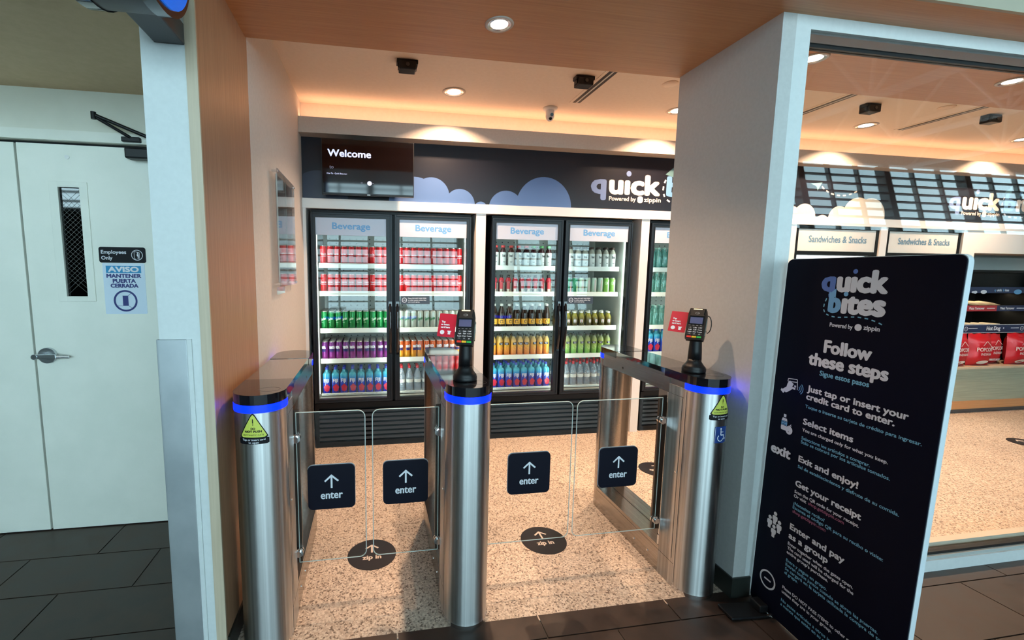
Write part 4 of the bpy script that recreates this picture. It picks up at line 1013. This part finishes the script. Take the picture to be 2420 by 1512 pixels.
M_REDCAP2 = mat('coral_cap', (0.62, 0.05, 0.05, 1), 0.35)
M_GRNCAP = mat('green_cap', (0.10, 0.36, 0.10, 1), 0.35)
M_BRNCAP = mat('brown_cap', (0.055, 0.028, 0.022, 1), 0.4)
M_WHTCAP = mat('white_cap', (0.70, 0.74, 0.70, 1), 0.4)
M_BLKCAP = mat('black_cap', (0.012, 0.012, 0.012, 1), 0.4)
M_LABEL = mat('white_label', (0.66, 0.69, 0.66, 1), 0.45)
M_FLOWER = mat('red_flower_print', (0.52, 0.015, 0.05, 1), 0.35)
M_TEA = mat('dark_tea', (0.020, 0.010, 0.006, 1), 0.12)
M_TEALBL = mat('golden_label', (0.66, 0.36, 0.035, 1), 0.4)
M_OJ = gradz('orange_juice', [(0.0, (0.55, 0.12, 0.02, 1)), (0.15, (0.66, 0.22, 0.04, 1)), (0.5, (0.62, 0.32, 0.03, 1)), (0.9, (0.46, 0.33, 0.12, 1))], 0.2, 0.19)
M_GJ = gradz('lime_juice', [(0.0, (0.12, 0.36, 0.06, 1)), (0.3, (0.26, 0.46, 0.10, 1)), (0.6, (0.30, 0.36, 0.08, 1)), (0.9, (0.22, 0.26, 0.14, 1))], 0.2, 0.19)
M_OLIVE = gradz('olive_tea', [(0.0, (0.05, 0.04, 0.01, 1)), (0.5, (0.13, 0.10, 0.02, 1)), (0.9, (0.34, 0.34, 0.06, 1))], 0.12, 0.14)
M_COCO = mat('pale_drink', (0.42, 0.40, 0.33, 1), 0.15)
M_BERRY = mat('dark_juice', (0.05, 0.010, 0.012, 1), 0.15)
M_SHAKE = gradz('brown_bottle', [(0.0, (0.05, 0.012, 0.010, 1)), (0.55, (0.045, 0.012, 0.010, 1)), (0.66, (0.40, 0.012, 0.03, 1)), (0.80, (0.40, 0.012, 0.03, 1)), (0.84, (0.02, 0.008, 0.008, 1))], 0.25, 0.165)
M_NAVYP = mat('navy_patch', (0.012, 0.012, 0.11, 1), 0.3)
M_GREENT = mat('green_text', (0.01, 0.16, 0.05, 1), 0.4)

def cw(r, sq=False):
    if sq: return lambda x, z: (x, -r, z)
    return lambda x, z: (r*math.sin(x/r), -r*math.cos(x/r), z)
def wraprect(p, x0, x1, z0, z1, n=6):
    for i in range(n): p.poly([(x0+(x1-x0)*i/n, z0), (x0+(x1-x0)*(i+1)/n, z0), (x0+(x1-x0)*(i+1)/n, z1), (x0+(x1-x0)*i/n, z1)], i == 0)
    return p
def can_parts(t, m_, r=0.0282, h=0.155):
    o = MB().lathe([(0, 0), (r*0.72, 0), (r, 0.009), (r, h-0.016), (r*0.86, h-0.005)], 16).obj(t, m_)
    MB().lathe([(r*0.86, h-0.005), (r*0.89, h), (r*0.82, h), (r*0.80, h-0.005), (0, h-0.005)], 16).obj('lid', M_LID, o)
    return o
def bottle_parts(t, m_, r, h, cap, body_h, capr=0.014, caph=0.018, n=16, sq=1.0, neck=0.012, sh=None, mouth=None):
    sh = sh or body_h+0.030
    prof = [(0, 0.001), (r*0.9, 0.001), (r, 0.008), (r, body_h), (r*0.94, body_h+0.006), ((r+neck)/2, (body_h+sh)/2+0.006), (neck, sh), (neck, h-caph+0.001)]
    o = MB().lathe(prof, n, power=sq).obj(t, m_)
    MB().lathe([(capr, h-caph), (capr, h-0.002), (capr-0.002, h), (0, h)], 12).obj('cap', cap, o)
    return o
def T_red():
    o = can_parts('soda_can', M_CANRED); p = Print().text('Coca-Cola', 0, 0.078, 0.016, 0.047, 0.03, 'c', n=4)
    wraprect(p, -0.024, 0.024, 0.066, 0.069); p.obj('can_lettering', M_PW, o, wrap=cw(0.0285)); return o
def T_green():
    o = can_parts('soda_can', M_CANGRN); p = Print().text('Sprite', 0, 0.072, 0.022, 0.047, 0.04, 'c', n=4, dz=0.012)
    wraprect(p, -0.020, 0.004, 0.058, 0.060); p.obj('can_lettering', mat('mint_letter', (0.62, 0.80, 0.62, 1), 0.4), o, wrap=cw(0.0285)); return o
def T_silver():
    o = can_parts('soda_can', M_CANSIL); p = Print().text('Sprite', 0, 0.070, 0.024, 0.050, 0.05, 'c', n=4, dz=0.012)
    p.obj('can_lettering', M_GREENT, o, wrap=cw(0.0285)); return o
def T_fanta(m_, lb):
    o = can_parts('soda_can', m_)
    wraprect(Print(), -0.027, 0.024, 0.068, 0.090).obj('can_patch', M_NAVYP, o, wrap=cw(0.0284))
    Print().text('FANTA', 0, 0.092, 0.022, 0.052, 0.09, 'c', n=4, dz=0.003).obj('can_lettering', M_PW, o, wrap=cw(0.0287)); return o
def T_fiji():
    o = bottle_parts('water_bottle', M_FIJI, 0.0325, 0.235, M_BLUECAP, 0.172, 0.013, 0.022, 20, 0.55, 0.0125, 0.193)
    p = Print()
    for i in range(5):
        a = 2*PI*i/5+0.3; p.disc(0.004+0.013*math.cos(a), 0.056+0.017*math.sin(a), 0.0135, 10, rz=0.016)
    p.rect(0.0, 0.008, 0.022, 0.04)
    p.obj('flower_print', M_FLOWER, o, wrap=lambda x, z: (x, -0.0330, z))
    Print().text('FIJI', -0.001, 0.106, 0.030, 0.042, 0.03, 'c', n=4).obj('bottle_lettering', M_PW, o, wrap=lambda x, z: (x, -0.0331, z)); return o
def T_water():
    o = bottle_parts('water_bottle', M_WATER, 0.0315, 0.235, M_REDCAP, 0.140, 0.0125, 0.026, 16, 1.0, 0.011, 0.200)
    MB().lathe([(0.0318, 0.082), (0.0318, 0.112)], 16).obj('label_band', M_LABEL, o)
    return o
def T_bai(cap, liq):
    o = bottle_parts('juice_bottle', liq, 0.0275, 0.190, cap, 0.130, 0.0185, 0.020, 16, 1.0, 0.012, 0.166)
    MB().lathe([(0.0278, 0.004), (0.0278, 0.128)], 16).obj('bottle_label', M_LABEL, o)
    p = Print().text('bai', 0.002, 0.088, 0.022, 0.030, 0.06, 'c', n=4).ring(0.004, 0.050, 0.012, 0.004, 12, a0=-2.6, a1=-0.3); 
    p.obj('bottle_lettering', M_GREY, o, wrap=cw(0.0282)); return o
def T_shake():
    o = bottle_parts('shake_bottle', M_SHAKE, 0.0275, 0.162, M_BLKCAP, 0.105, 0.016, 0.016, 16, 1.0, 0.014, 0.138)
    p = wraprect(Print(), -0.016, 0.012, 0.030, 0.096, 4); p.obj('bottle_label', mat('red_label', (0.42, 0.02, 0.03, 1), 0.35), o, wrap=cw(0.0279))
    p = wraprect(Print(), -0.014, 0.010, 0.006, 0.034, 4); wraprect(p, 0.019, 0.030, 0.006, 0.090, 3); p.obj('pale_print', mat('pale_print', (0.55, 0.50, 0.42, 1), 0.4), o, wrap=cw(0.0281)); return o
def T_tea():
    o = bottle_parts('tea_bottle', M_TEA, 0.0310, 0.212, M_WHTCAP, 0.125, 0.0145, 0.016, 16, 1.0, 0.0125, 0.185)
    MB().lathe([(0.0314, 0.030), (0.0314, 0.078)], 16).obj('label_band', M_TEALBL, o)
    p = Print().ring(-0.006, 0.054, 0.016, 0.006, 12, a0=0.8, a1=4.6).rect(0.0, 0.014, 0.044, 0.049).rect(0.0, 0.016, 0.056, 0.062); p.obj('label_print', M_BRNCAP, o, wrap=cw(0.0317)); return o
def T_juice(m_, nm_):
    o = bottle_parts(nm_, m_, 0.0280, 0.190, mat('smoke_cap', (0.06, 0.055, 0.035, 1), 0.2), 0.135, 0.0145, 0.014, 16, 1.0, 0.0135, 0.168)
    wraprect(Print(), -0.022, 0.022, 0.100, 0.122).obj('black_label', M_BLK, o, wrap=cw(0.0284))
    p = Print().text('Minute', 0, 0.1125, 0.0065, 0.026, 0.05, 'c', n=3).text('Maid', 0, 0.103, 0.0065, 0.020, 0.05, 'c', n=3); p.obj('label_lettering', M_PW, o, wrap=cw(0.0287))
    Print().disc(-0.002, 0.066, 0.017, 16).obj('fruit_print', mat('fruit_'+nm_, (0.80, 0.30, 0.02, 1) if 'orange' in nm_ else (0.42, 0.55, 0.20, 1), 0.4), o, wrap=cw(0.0285)); return o
def T_olive():
    o = bottle_parts('tea_bottle', M_OLIVE, 0.0290, 0.142, M_WHTCAP, 0.082, 0.0145, 0.015, 16, 1.0, 0.0125, 0.118)
    p = wraprect(Print(), -0.012, 0.012, 0.044, 0.066, 3).disc(0, 0.044, 0.012, 12); p.obj('bottle_label', M_LABEL, o, wrap=cw(0.0293))
    Print().disc(0, 0.052, 0.005, 10).obj('label_print', M_REDCAP, o, wrap=cw(0.0296)); return o
def T_clear():
    o = bottle_parts('water_bottle', M_WATERG, 0.0290, 0.200, mat('mint_cap', (0.35, 0.55, 0.48, 1), 0.3), 0.120, 0.0125, 0.014, 14, 1.0, 0.011, 0.172)
    return o
def T_tall(i, cols=((0.62, 0.55, 0.53), (0.01, 0.16, 0.08), (0.01, 0.20, 0.09), (0.42, 0.58, 0.40), (0.36, 0.52, 0.40), (0.38, 0.54, 0.44), (0.36, 0.52, 0.44), (0.22, 0.50, 0.10), (0.26, 0.54, 0.12))):
    o = can_parts('soda_can', mat('tall_can_%d' % i, cols[i]+(1,), 0.3, 0.2), 0.0270, 0.142)
    p = Print()
    if i in (1, 2): p.disc(0.008, 0.088, 0.014, 14); wraprect(p, 0.006, 0.026, 0.01, 0.07, 3); m_ = mat('can_circle_%d' % i, (0.60, 0.30, 0.25, 1) if i == 1 else (0.45, 0.62, 0.25, 1), 0.4)
    elif i >= 7: p.disc(-0.010, 0.092, 0.014, 14); wraprect(p, 0.004, 0.022, 0.01, 0.125, 3); m_ = mat('can_white_stripe', (0.60, 0.68, 0.58, 1), 0.4)
    else: wraprect(p, -0.006, 0.012, 0.02, 0.12, 3); m_ = mat('can_grey_print', (0.28, 0.40, 0.36, 1) if i else (0.40, 0.36, 0.36, 1), 0.4)
    p.obj('can_print', m_, o, wrap=cw(0.0273)); return o
TEMPL = {}
def put(key, maker, loc, rz, label, cat, group):
    if key not in TEMPL:
        o = maker(); TEMPL[key] = o
    else:
        src = TEMPL[key]; o = src.copy(); COL.objects.link(o)
        for ch in src.children:
            c_ = ch.copy(); COL.objects.link(c_); c_.parent = o
    o.location = loc; o.rotation_euler = (0, 0, rz)
    o['label'] = label; o['category'] = cat; o['group'] = group
    return o
DOORS = {'A': (-0.489+0.047, 'first cooler door', 0.0585), 'B': (-0.489+0.700, 'second cooler door', 0.0575), 'C': (1.012+0.047, 'third cooler door', 0.0585), 'D': (1.012+0.700, 'fourth cooler door', 0.0575), 'E': (2.513+0.047, 'fifth cooler door', 0.0585)}
SHN = ['top', 'second', 'third', 'fourth', 'bottom']
ROWN = ['front row', 'second row', 'third row', 'fourth row', 'fifth row']
def fill(door, sh, makers, what, cat, n, rows, pitch=None, dpitch=0.060, x_off=0.0, spin=0.5, xend=None, jit=0.0):
    xs, dn, cp = DOORS[door]; pitch = pitch or cp
    z = SHELF_Z[sh]-0.010
    for r_ in range(rows):
        for i in range(n):
            key, mk, desc = makers(i)
            x = xs+x_off+pitch*(i+0.5)+(random.uniform(-jit, jit)); y = YF+0.172+0.0+dpitch*r_+ (random.uniform(0, jit))
            if jit and r_ % 2 == 1: x += pitch*0.25
            lab = '%s, %s from left in %s, %s shelf, %s' % (desc, ORD[i], ROWN[r_], SHN[sh], dn)
            put(key, mk, (x, y, z), random.uniform(-spin, spin), lab, cat, '%s on the %s shelf of the %s' % (what, SHN[sh], dn))
one = lambda k_, f_, d_: (lambda i: (k_, f_, d_))
for d_ in 'AB':
    fill(d_, 0, one('red', T_red, 'red soda can'), 'red cans', 'can', 10, 1)
    fill(d_, 1, one('red', T_red, 'red soda can'), 'red cans', 'can', 10, 1)
fill('A', 2, one('green', T_green, 'green can'), 'green cans', 'can', 10, 5)
fill('B', 2, one('silver', T_silver, 'pale silver can'), 'silver cans', 'can', 10, 5)
fill('A', 3, one('purple', lambda: T_fanta(M_CANPUR, 0), 'purple can'), 'purple cans', 'can', 10, 5, spin=0.7)
fill('B', 3, one('orange', lambda: T_fanta(M_CANORG, 0), 'orange can'), 'orange cans', 'can', 10, 5, spin=0.7)
fill('A', 4, one('fiji', T_fiji, 'blue bottle'), 'blue water bottles', 'bottle', 8, 2, pitch=0.0735, dpitch=0.072, spin=0.06)
fill('B', 4, one('water', T_water, 'clear red-capped bottle'), 'red-capped water bottles', 'bottle', 8, 2, pitch=0.0715, dpitch=0.070, spin=0.4)
fill('C', 0, lambda i: ('baired', lambda: T_bai(M_REDCAP2, M_BERRY), 'white-labelled red-capped bottle') if i < 5 else ('baigrn', lambda: T_bai(M_GRNCAP, M_BERRY), 'white-labelled green-capped bottle'), 'white-labelled bottles', 'bottle', 8, 2, pitch=0.0725, jit=0.004, spin=0.8)
fill('C', 1, one('shake', T_shake, 'dark red bottle'), 'dark red shake bottles', 'bottle', 9, 1, pitch=0.0645, spin=0.3)
fill('C', 2, one('tea', T_tea, 'gold-labelled dark bottle'), 'dark tea bottles', 'bottle', 8, 2, pitch=0.0725, dpitch=0.068, jit=0.003, spin=0.4)
fill('C', 3, one('oj', lambda: T_juice(M_OJ, 'orange_juice_bottle'), 'orange juice bottle'), 'orange juice bottles', 'bottle', 9, 2, pitch=0.0645, spin=0.5)
fill('C', 4, one('fiji', T_fiji, 'blue bottle'), 'blue water bottles', 'bottle', 8, 3, pitch=0.0735, dpitch=0.072, spin=0.06)
fill('D', 0, lambda i: ('baigrn', None, 'white-labelled green-capped bottle') if i == 0 else ('baibrn', lambda: T_bai(M_BRNCAP, M_COCO), 'white-labelled brown-capped bottle'), 'white-labelled bottles', 'bottle', 8, 2, pitch=0.0710, jit=0.004, spin=0.4)
for i in range(9):
    nm_ = ['white and pink', 'dark green', 'deep green', 'pale green', 'mint', 'grey mint', 'cool mint', 'lime green', 'bright lime'][i]
    put('tall%d' % i, lambda i=i: T_tall(i), (DOORS['D'][0]+0.0635*(i+0.5), YF+0.172, SHELF_Z[1]-0.010), 0.0, '%s can, %s from left on the second shelf, fourth cooler door' % (nm_, ORD[i]), 'can', 'assorted cans on the second shelf of the fourth cooler door')
fill('D', 2, one('olive', T_olive, 'olive green bottle'), 'olive tea bottles', 'bottle', 8, 3, pitch=0.0690, dpitch=0.062, jit=0.003, spin=0.4)
fill('D', 3, one('gj', lambda: T_juice(M_GJ, 'lime_juice_bottle'), 'lime green bottle'), 'lime juice bottles', 'bottle', 8, 2, pitch=0.0690, spin=0.5)
fill('D', 4, one('water', T_water, 'clear red-capped bottle'), 'red-capped water bottles', 'bottle', 8, 3, pitch=0.0710, dpitch=0.070, spin=0.4)
for sh in (0, 1, 2): fill('E', sh, one('clear', T_clear, 'green-tinted bottle'), 'green-tinted bottles', 'bottle', 7, 2, pitch=0.064, dpitch=0.062, jit=0.003)
fill('E', 3, one('fiji', T_fiji, 'blue bottle'), 'blue water bottles', 'bottle', 7, 2, pitch=0.0735, dpitch=0.072, spin=0.06)
fill('E', 4, one('fiji', T_fiji, 'blue bottle'), 'blue water bottles', 'bottle', 7, 1, pitch=0.0735, dpitch=0.072, spin=0.06)

# ================================================================== SANDWICH COOLERS AND FOOD NICHE (behind the shop window)
def merch(x0, x1, label):
    c = thing('snack_cooler', label, 'fridge', (x0, YF, 0)); Wd = x1-x0
    MB().box(0, 0.03, 0.0, 0.75, 0, 1.985).box(Wd-0.03, Wd, 0.0, 0.75, 0, 1.985).box(0.03, Wd-0.03, 0.0, 0.75, 1.958, 1.985).box(0.03, Wd-0.03, 0.72, 0.75, 0, 1.958).box(0.03, Wd-0.03, 0.0, 0.04, 0, 0.42).box(0.03, Wd-0.03, 0.0, 0.05, 1.708, 1.745).obj('cabinet', M_BLACKM, c)
    MB().box(0.03, Wd-0.03, 0.006, 0.05, 1.745, 1.958).obj('header_panel', mat('cream_header', (0.66, 0.64, 0.60, 1), 0.4), c)
    Print().text('Sandwiches & Snacks', Wd/2+0.01, 1.832, 0.062, Wd*0.70, 0.035, 'c').obj('header_lettering', mat('slate_blue_letter', (0.13, 0.24, 0.34, 1), 0.4), c, 0.0048)
    MB().box(0.03, 0.036, 0.05, 0.70, 0.42, 1.70).box(Wd-0.036, Wd-0.03, 0.05, 0.70, 0.42, 1.70).box(0.036, Wd-0.036, 0.70, 0.72, 0.42, 1.745).box(0.036, Wd-0.036, 0.05, 0.70, 0.42, 0.44).obj('liner', M_WHITE, c)
    for z in (1.45, 1.20, 0.95, 0.70):
        s = MB().box(0.04, Wd-0.04, 0.20, 0.68, z-0.012, z).obj('shelf', M_SHELF, c)
        MB().box(0.04, Wd-0.04, 0.192, 0.20, z-0.03, z+0.01).obj('price_rail', M_SHELF, s)
    MB().box(0.05, Wd-0.05, 0.08, 0.68, 1.700, 1.707).obj('light_panel', mat('snack_light_panel', (1, 1, 1, 1), 0.4, emit=(0.86, 0.93, 1.0, 1), es=1.1), c)
    MB().cyl((Wd*0.88, 0.03, 1.60), (Wd*0.88, 0.03, 1.702), 0.011, 12).obj('handle', M_CHROME, c)
    area('cooler_light', (x0+Wd/2, YF+0.09, 1.70), Wd-0.15, 7, (0.92, 0.97, 1.0), (math.radians(25), 0, 0), 0.03)
merch(4.058, 5.038, 'left open cooler headed Sandwiches & Snacks, behind the window')
merch(5.138, 6.085, 'right open cooler headed Sandwiches & Snacks, beside the white food niche')
ct = thing('counter', 'low grey-green laminate counter under the food warmer', 'counter', (6.20, 3.715, 0))
MB().box(0, 3.4, -0.01, 0.78, 0.503, 0.528).obj('countertop', M_EDGE, ct, 0.002)
MB().box(0.0, 3.4, 0.012, 0.78, 0.14, 0.503).obj('front_panel', noisy('grey_green_laminate', (0.30, 0.32, 0.24, 1), (0.38, 0.39, 0.30, 1), scale=(1, 1, 22), nscale=3, rough=0.5), ct)
MB().box(0.07, 3.4, 0.004, 0.74, 0.05, 0.14).obj('kick_board', M_WOODH, ct)
MB().box(0.05, 3.4, 0.03, 0.72, 0.0, 0.05).obj('toe_kick', M_GREY, ct)
MB().box(-0.02, 0.07, -0.004, 0.05, 0.05, 0.135).obj('end_block', M_WHITE, ct)
def warmer(x0, label, texts):
    w_ = thing('food_warmer', label, 'food display', (x0, 3.90, 0.528)); Wd = 0.92
    MB().box(0, Wd, 0.45, 0.47, 0, 1.06).box(0, 0.02, 0.0, 0.45, 0, 1.06).box(Wd-0.02, Wd, 0.0, 0.45, 0, 1.06).box(0.02, Wd-0.02, 0.0, 0.45, 1.03, 1.06).box(0.02, Wd-0.02, 0.05, 0.45, 0.87, 1.03).obj('casing', M_BLACKM, w_)
    for k, (zl, zh) in enumerate(((0.800, 0.870), (0.596, 0.660), (0.345, 0.443))):
        s = MB().box(0.02, Wd-0.02, 0.0, 0.44, zl+0.005, zl+0.03).obj('deck', M_BLACKM, w_)
        if k == 1:
            MB().box(0.005, 0.45, -0.008, 0.0, zl, zh).obj('red_fascia', mat('fascia_red', (0.35, 0.02, 0.03, 1), 0.4), s)
            MB().box(0.45, Wd, -0.008, 0.0, zl, zh).obj('navy_fascia', mat('fascia_navy', (0.012, 0.028, 0.09, 1), 0.4), s)
            if texts: Print().text('Pizza Turnover', 0.05, zl+0.02, 0.026, 0.22, 0.05).text('Meat Turnover', 0.50, zl+0.02, 0.026, 0.21, 0.05).rect(0.30, 0.42, zl+0.028, zl+0.036).rect(0.74, 0.88, zl+0.028, zl+0.036).obj('fascia_lettering', M_PW, s, -0.0092)
        else:
            MB().box(0.005, Wd, -0.008, 0.0, zl, zh).obj('navy_fascia', mat('fascia_navy', (0.012, 0.028, 0.09, 1), 0.4), s)
            if texts and k == 0:
                Print().text('uick', 0.41, zl+0.022, 0.026, 0.075, 0.09).text('ites', 0.53, zl+0.022, 0.026, 0.06, 0.09).disc(0.07, zl+0.010, 0.022, 16, rz=0.012).disc(0.10, zl+0.010, 0.028, 16, rz=0.016).disc(0.22, zl+0.014, 0.045, 16, rz=0.022).obj('fascia_lettering', M_PW, s, -0.0092)
                Print().text('q', 0.375, zl+0.022, 0.026, None, 0.09).text('b', 0.502, zl+0.022, 0.026, None, 0.09).disc(0.72, zl+0.016, 0.06, 16, rz=0.028).obj('blue_lettering', M_PB, s, -0.0090)
            if texts and k == 2:
                Print().text('Hot Dog', 0.345, zl+0.032, 0.042, 0.205, 0.07).ring(0.045, zl+0.049, 0.026, 0.006, 20).ring(Wd-0.05, zl+0.049, 0.026, 0.006, 20).rect(0.035, 0.055, zl+0.046, zl+0.052).rect(Wd-0.06, Wd-0.04, zl+0.046, zl+0.052).rect(0.08, 0.21, zl+0.050, zl+0.058).rect(0.70, 0.82, zl+0.050, zl+0.058).rect(0.585, 0.60, zl+0.044, zl+0.062).rect(0.005, Wd, zl+0.092, zl+0.098).rect(0.005, Wd, zl, zl+0.006).obj('fascia_lettering', M_PW, s, -0.0092)
    area('warmer_light', (x0+Wd/2, 4.08, 0.528+0.792), Wd-0.1, 1.6, (1, 0.8, 0.55), (0, 0, 0), 0.03)
    area('warmer_light', (x0+Wd/2, 4.08, 0.528+0.592), Wd-0.1, 1.6, (1, 0.8, 0.55), (0, 0, 0), 0.03)
warmer(6.575, 'black food warmer with navy shelf strips in the white niche', True)
warmer(7.515, 'black food warmer cut by the right edge of the photo', False)
def pillow(nx, nz, w, h, th, crimp=0.0, seed=0):
    rnd = random.Random(seed); v = []; f = []
    for side in (-1, 1):
        b = len(v)
        for j in range(nz+1):
            for i in range(nx+1):
                u, t_ = i/nx*2-1, j/nz*2-1
                bulge = max(0, (1-abs(u)**3)*(1-abs(t_)**4))
                jag = rnd.uniform(-1, 1)*crimp
                zz = h*(t_+1)/2+(jag*0.6 if j == nz else jag*0.15)
                v.append((w*u/2*(1-0.07*(1-t_*t_))+jag*0.2, side*(th/2*bulge+0.0008)+jag*0.35*bulge, zz))
        for j in range(nz):
            for i in range(nx):
                a = b+j*(nx+1)+i; q = (a, a+1, a+nx+2, a+nx+1)
                f.append(q if side < 0 else q[::-1])
    return v, f
M_BAG = mat('glossy_red_bag', (0.55, 0.012, 0.022, 1), 0.25, 0.1)
def bag(x, y, rz, label, seed, words, s=1.0, white=False):
    v, f = pillow(8, 10, 0.30*s, 0.355*s, 0.15, 0.012, seed)
    o = MB().add(v, f, True).obj('popcorn_bag', M_BAG); o.location = (x, y, 0.5285); o.rotation_euler = (math.radians(-1.5), 0, rz)
    o['label'] = label; o['category'] = 'bag'; o['group'] = 'red popcorn bags on the counter'
    yy = lambda a, b: (a, -(0.075*(1-abs(a/(0.15*s))**3)*(1-abs(b/(0.178*s)-1)**4)+0.006), b)
    Print().text('POPCORN', 0, 0.165, 0.040, 0.20*s, 0.03, 'c').text('INDIANA', 0, 0.120, 0.026, 0.13*s, 0.02, 'c').line(-0.05, 0.225, -0.002, 0.275, 0.005).line(0.002, 0.275, 0.05, 0.225, 0.005).obj('bag_lettering', mat('bag_print', (0.75, 0.62, 0.60, 1), 0.4), o, wrap=yy)
    if white:
        Print().rect(-0.09, 0.09, 0.028, 0.085).obj('bag_panel', M_BLK, o, wrap=yy)
        Print().text('WHITE CHEDDAR', 0, 0.040, 0.026, 0.165, 0.04, 'c').obj('panel_lettering', M_PW, o, wrap=lambda a, b: (yy(a, b)[0], yy(a, b)[1]-0.001, b))
    else:
        Print().disc(0, 0.040, 0.075, 20, rz=0.022).obj('bag_panel', mat('bag_white', (0.70, 0.66, 0.62, 1), 0.4), o, wrap=yy)
bag(6.345, 3.79, 0.05, 'red popcorn bag at the left end of the counter, partly hidden by board', 1, '')
bag(6.655, 3.785, -0.04, 'red popcorn bag, second from the left on the counter, pale oval at bottom', 2, '')
bag(6.93, 3.85, 0.03, 'red popcorn bag with a black White Cheddar panel', 3, '', 0.95, True)
bag(7.20, 3.785, 0.02, 'red popcorn bag cut by the right edge of the photo', 4, '')
bag(7.52, 3.80, -0.02, 'red popcorn bag beyond the right edge of the photo', 5, '')
M_KRAFT = mat('kraft_paper', (0.58, 0.40, 0.22, 1), 0.6); M_TRAY = mat('tray_paper', (0.72, 0.60, 0.46, 1), 0.6)
for i in range(4):
    v, f = pillow(5, 5, 0.15, 0.20, 0.035, 0.006, 20+i)
    o = MB().add(v, f, True).obj('wrapped_sandwich', M_KRAFT); o.location = (6.66+i*0.145, 3.935, 1.155+0.035+0.012*(i == 0)); o.rotation_euler = (math.radians(-82), 0, random.uniform(-0.2, 0.2))
    o['label'] = 'kraft-wrapped snack, %s from left on the middle shelf of the food warmer' % ORD[i]; o['category'] = 'wrapped food'; o['group'] = 'wrapped snacks on the middle warmer shelf'
for i in range(5):
    o = MB().slab(rrect(-0.062, 0.062, 0.0, 0.052, 0.018, 4), 0.0, 0.20).slab(rrect(-0.03, 0.03, 0.05, 0.066, 0.007, 3), 0.02, 0.17).obj('paper_tray', M_TRAY, bevel=0.004)
    o.location = (6.66+i*0.131, 3.93, 0.528+0.3765); o['label'] = 'white paper-wrapped hot dog, %s from left on the lowest warmer shelf' % ORD[i]; o['category'] = 'wrapped food'; o['group'] = 'wrapped hot dogs on the lowest warmer shelf'
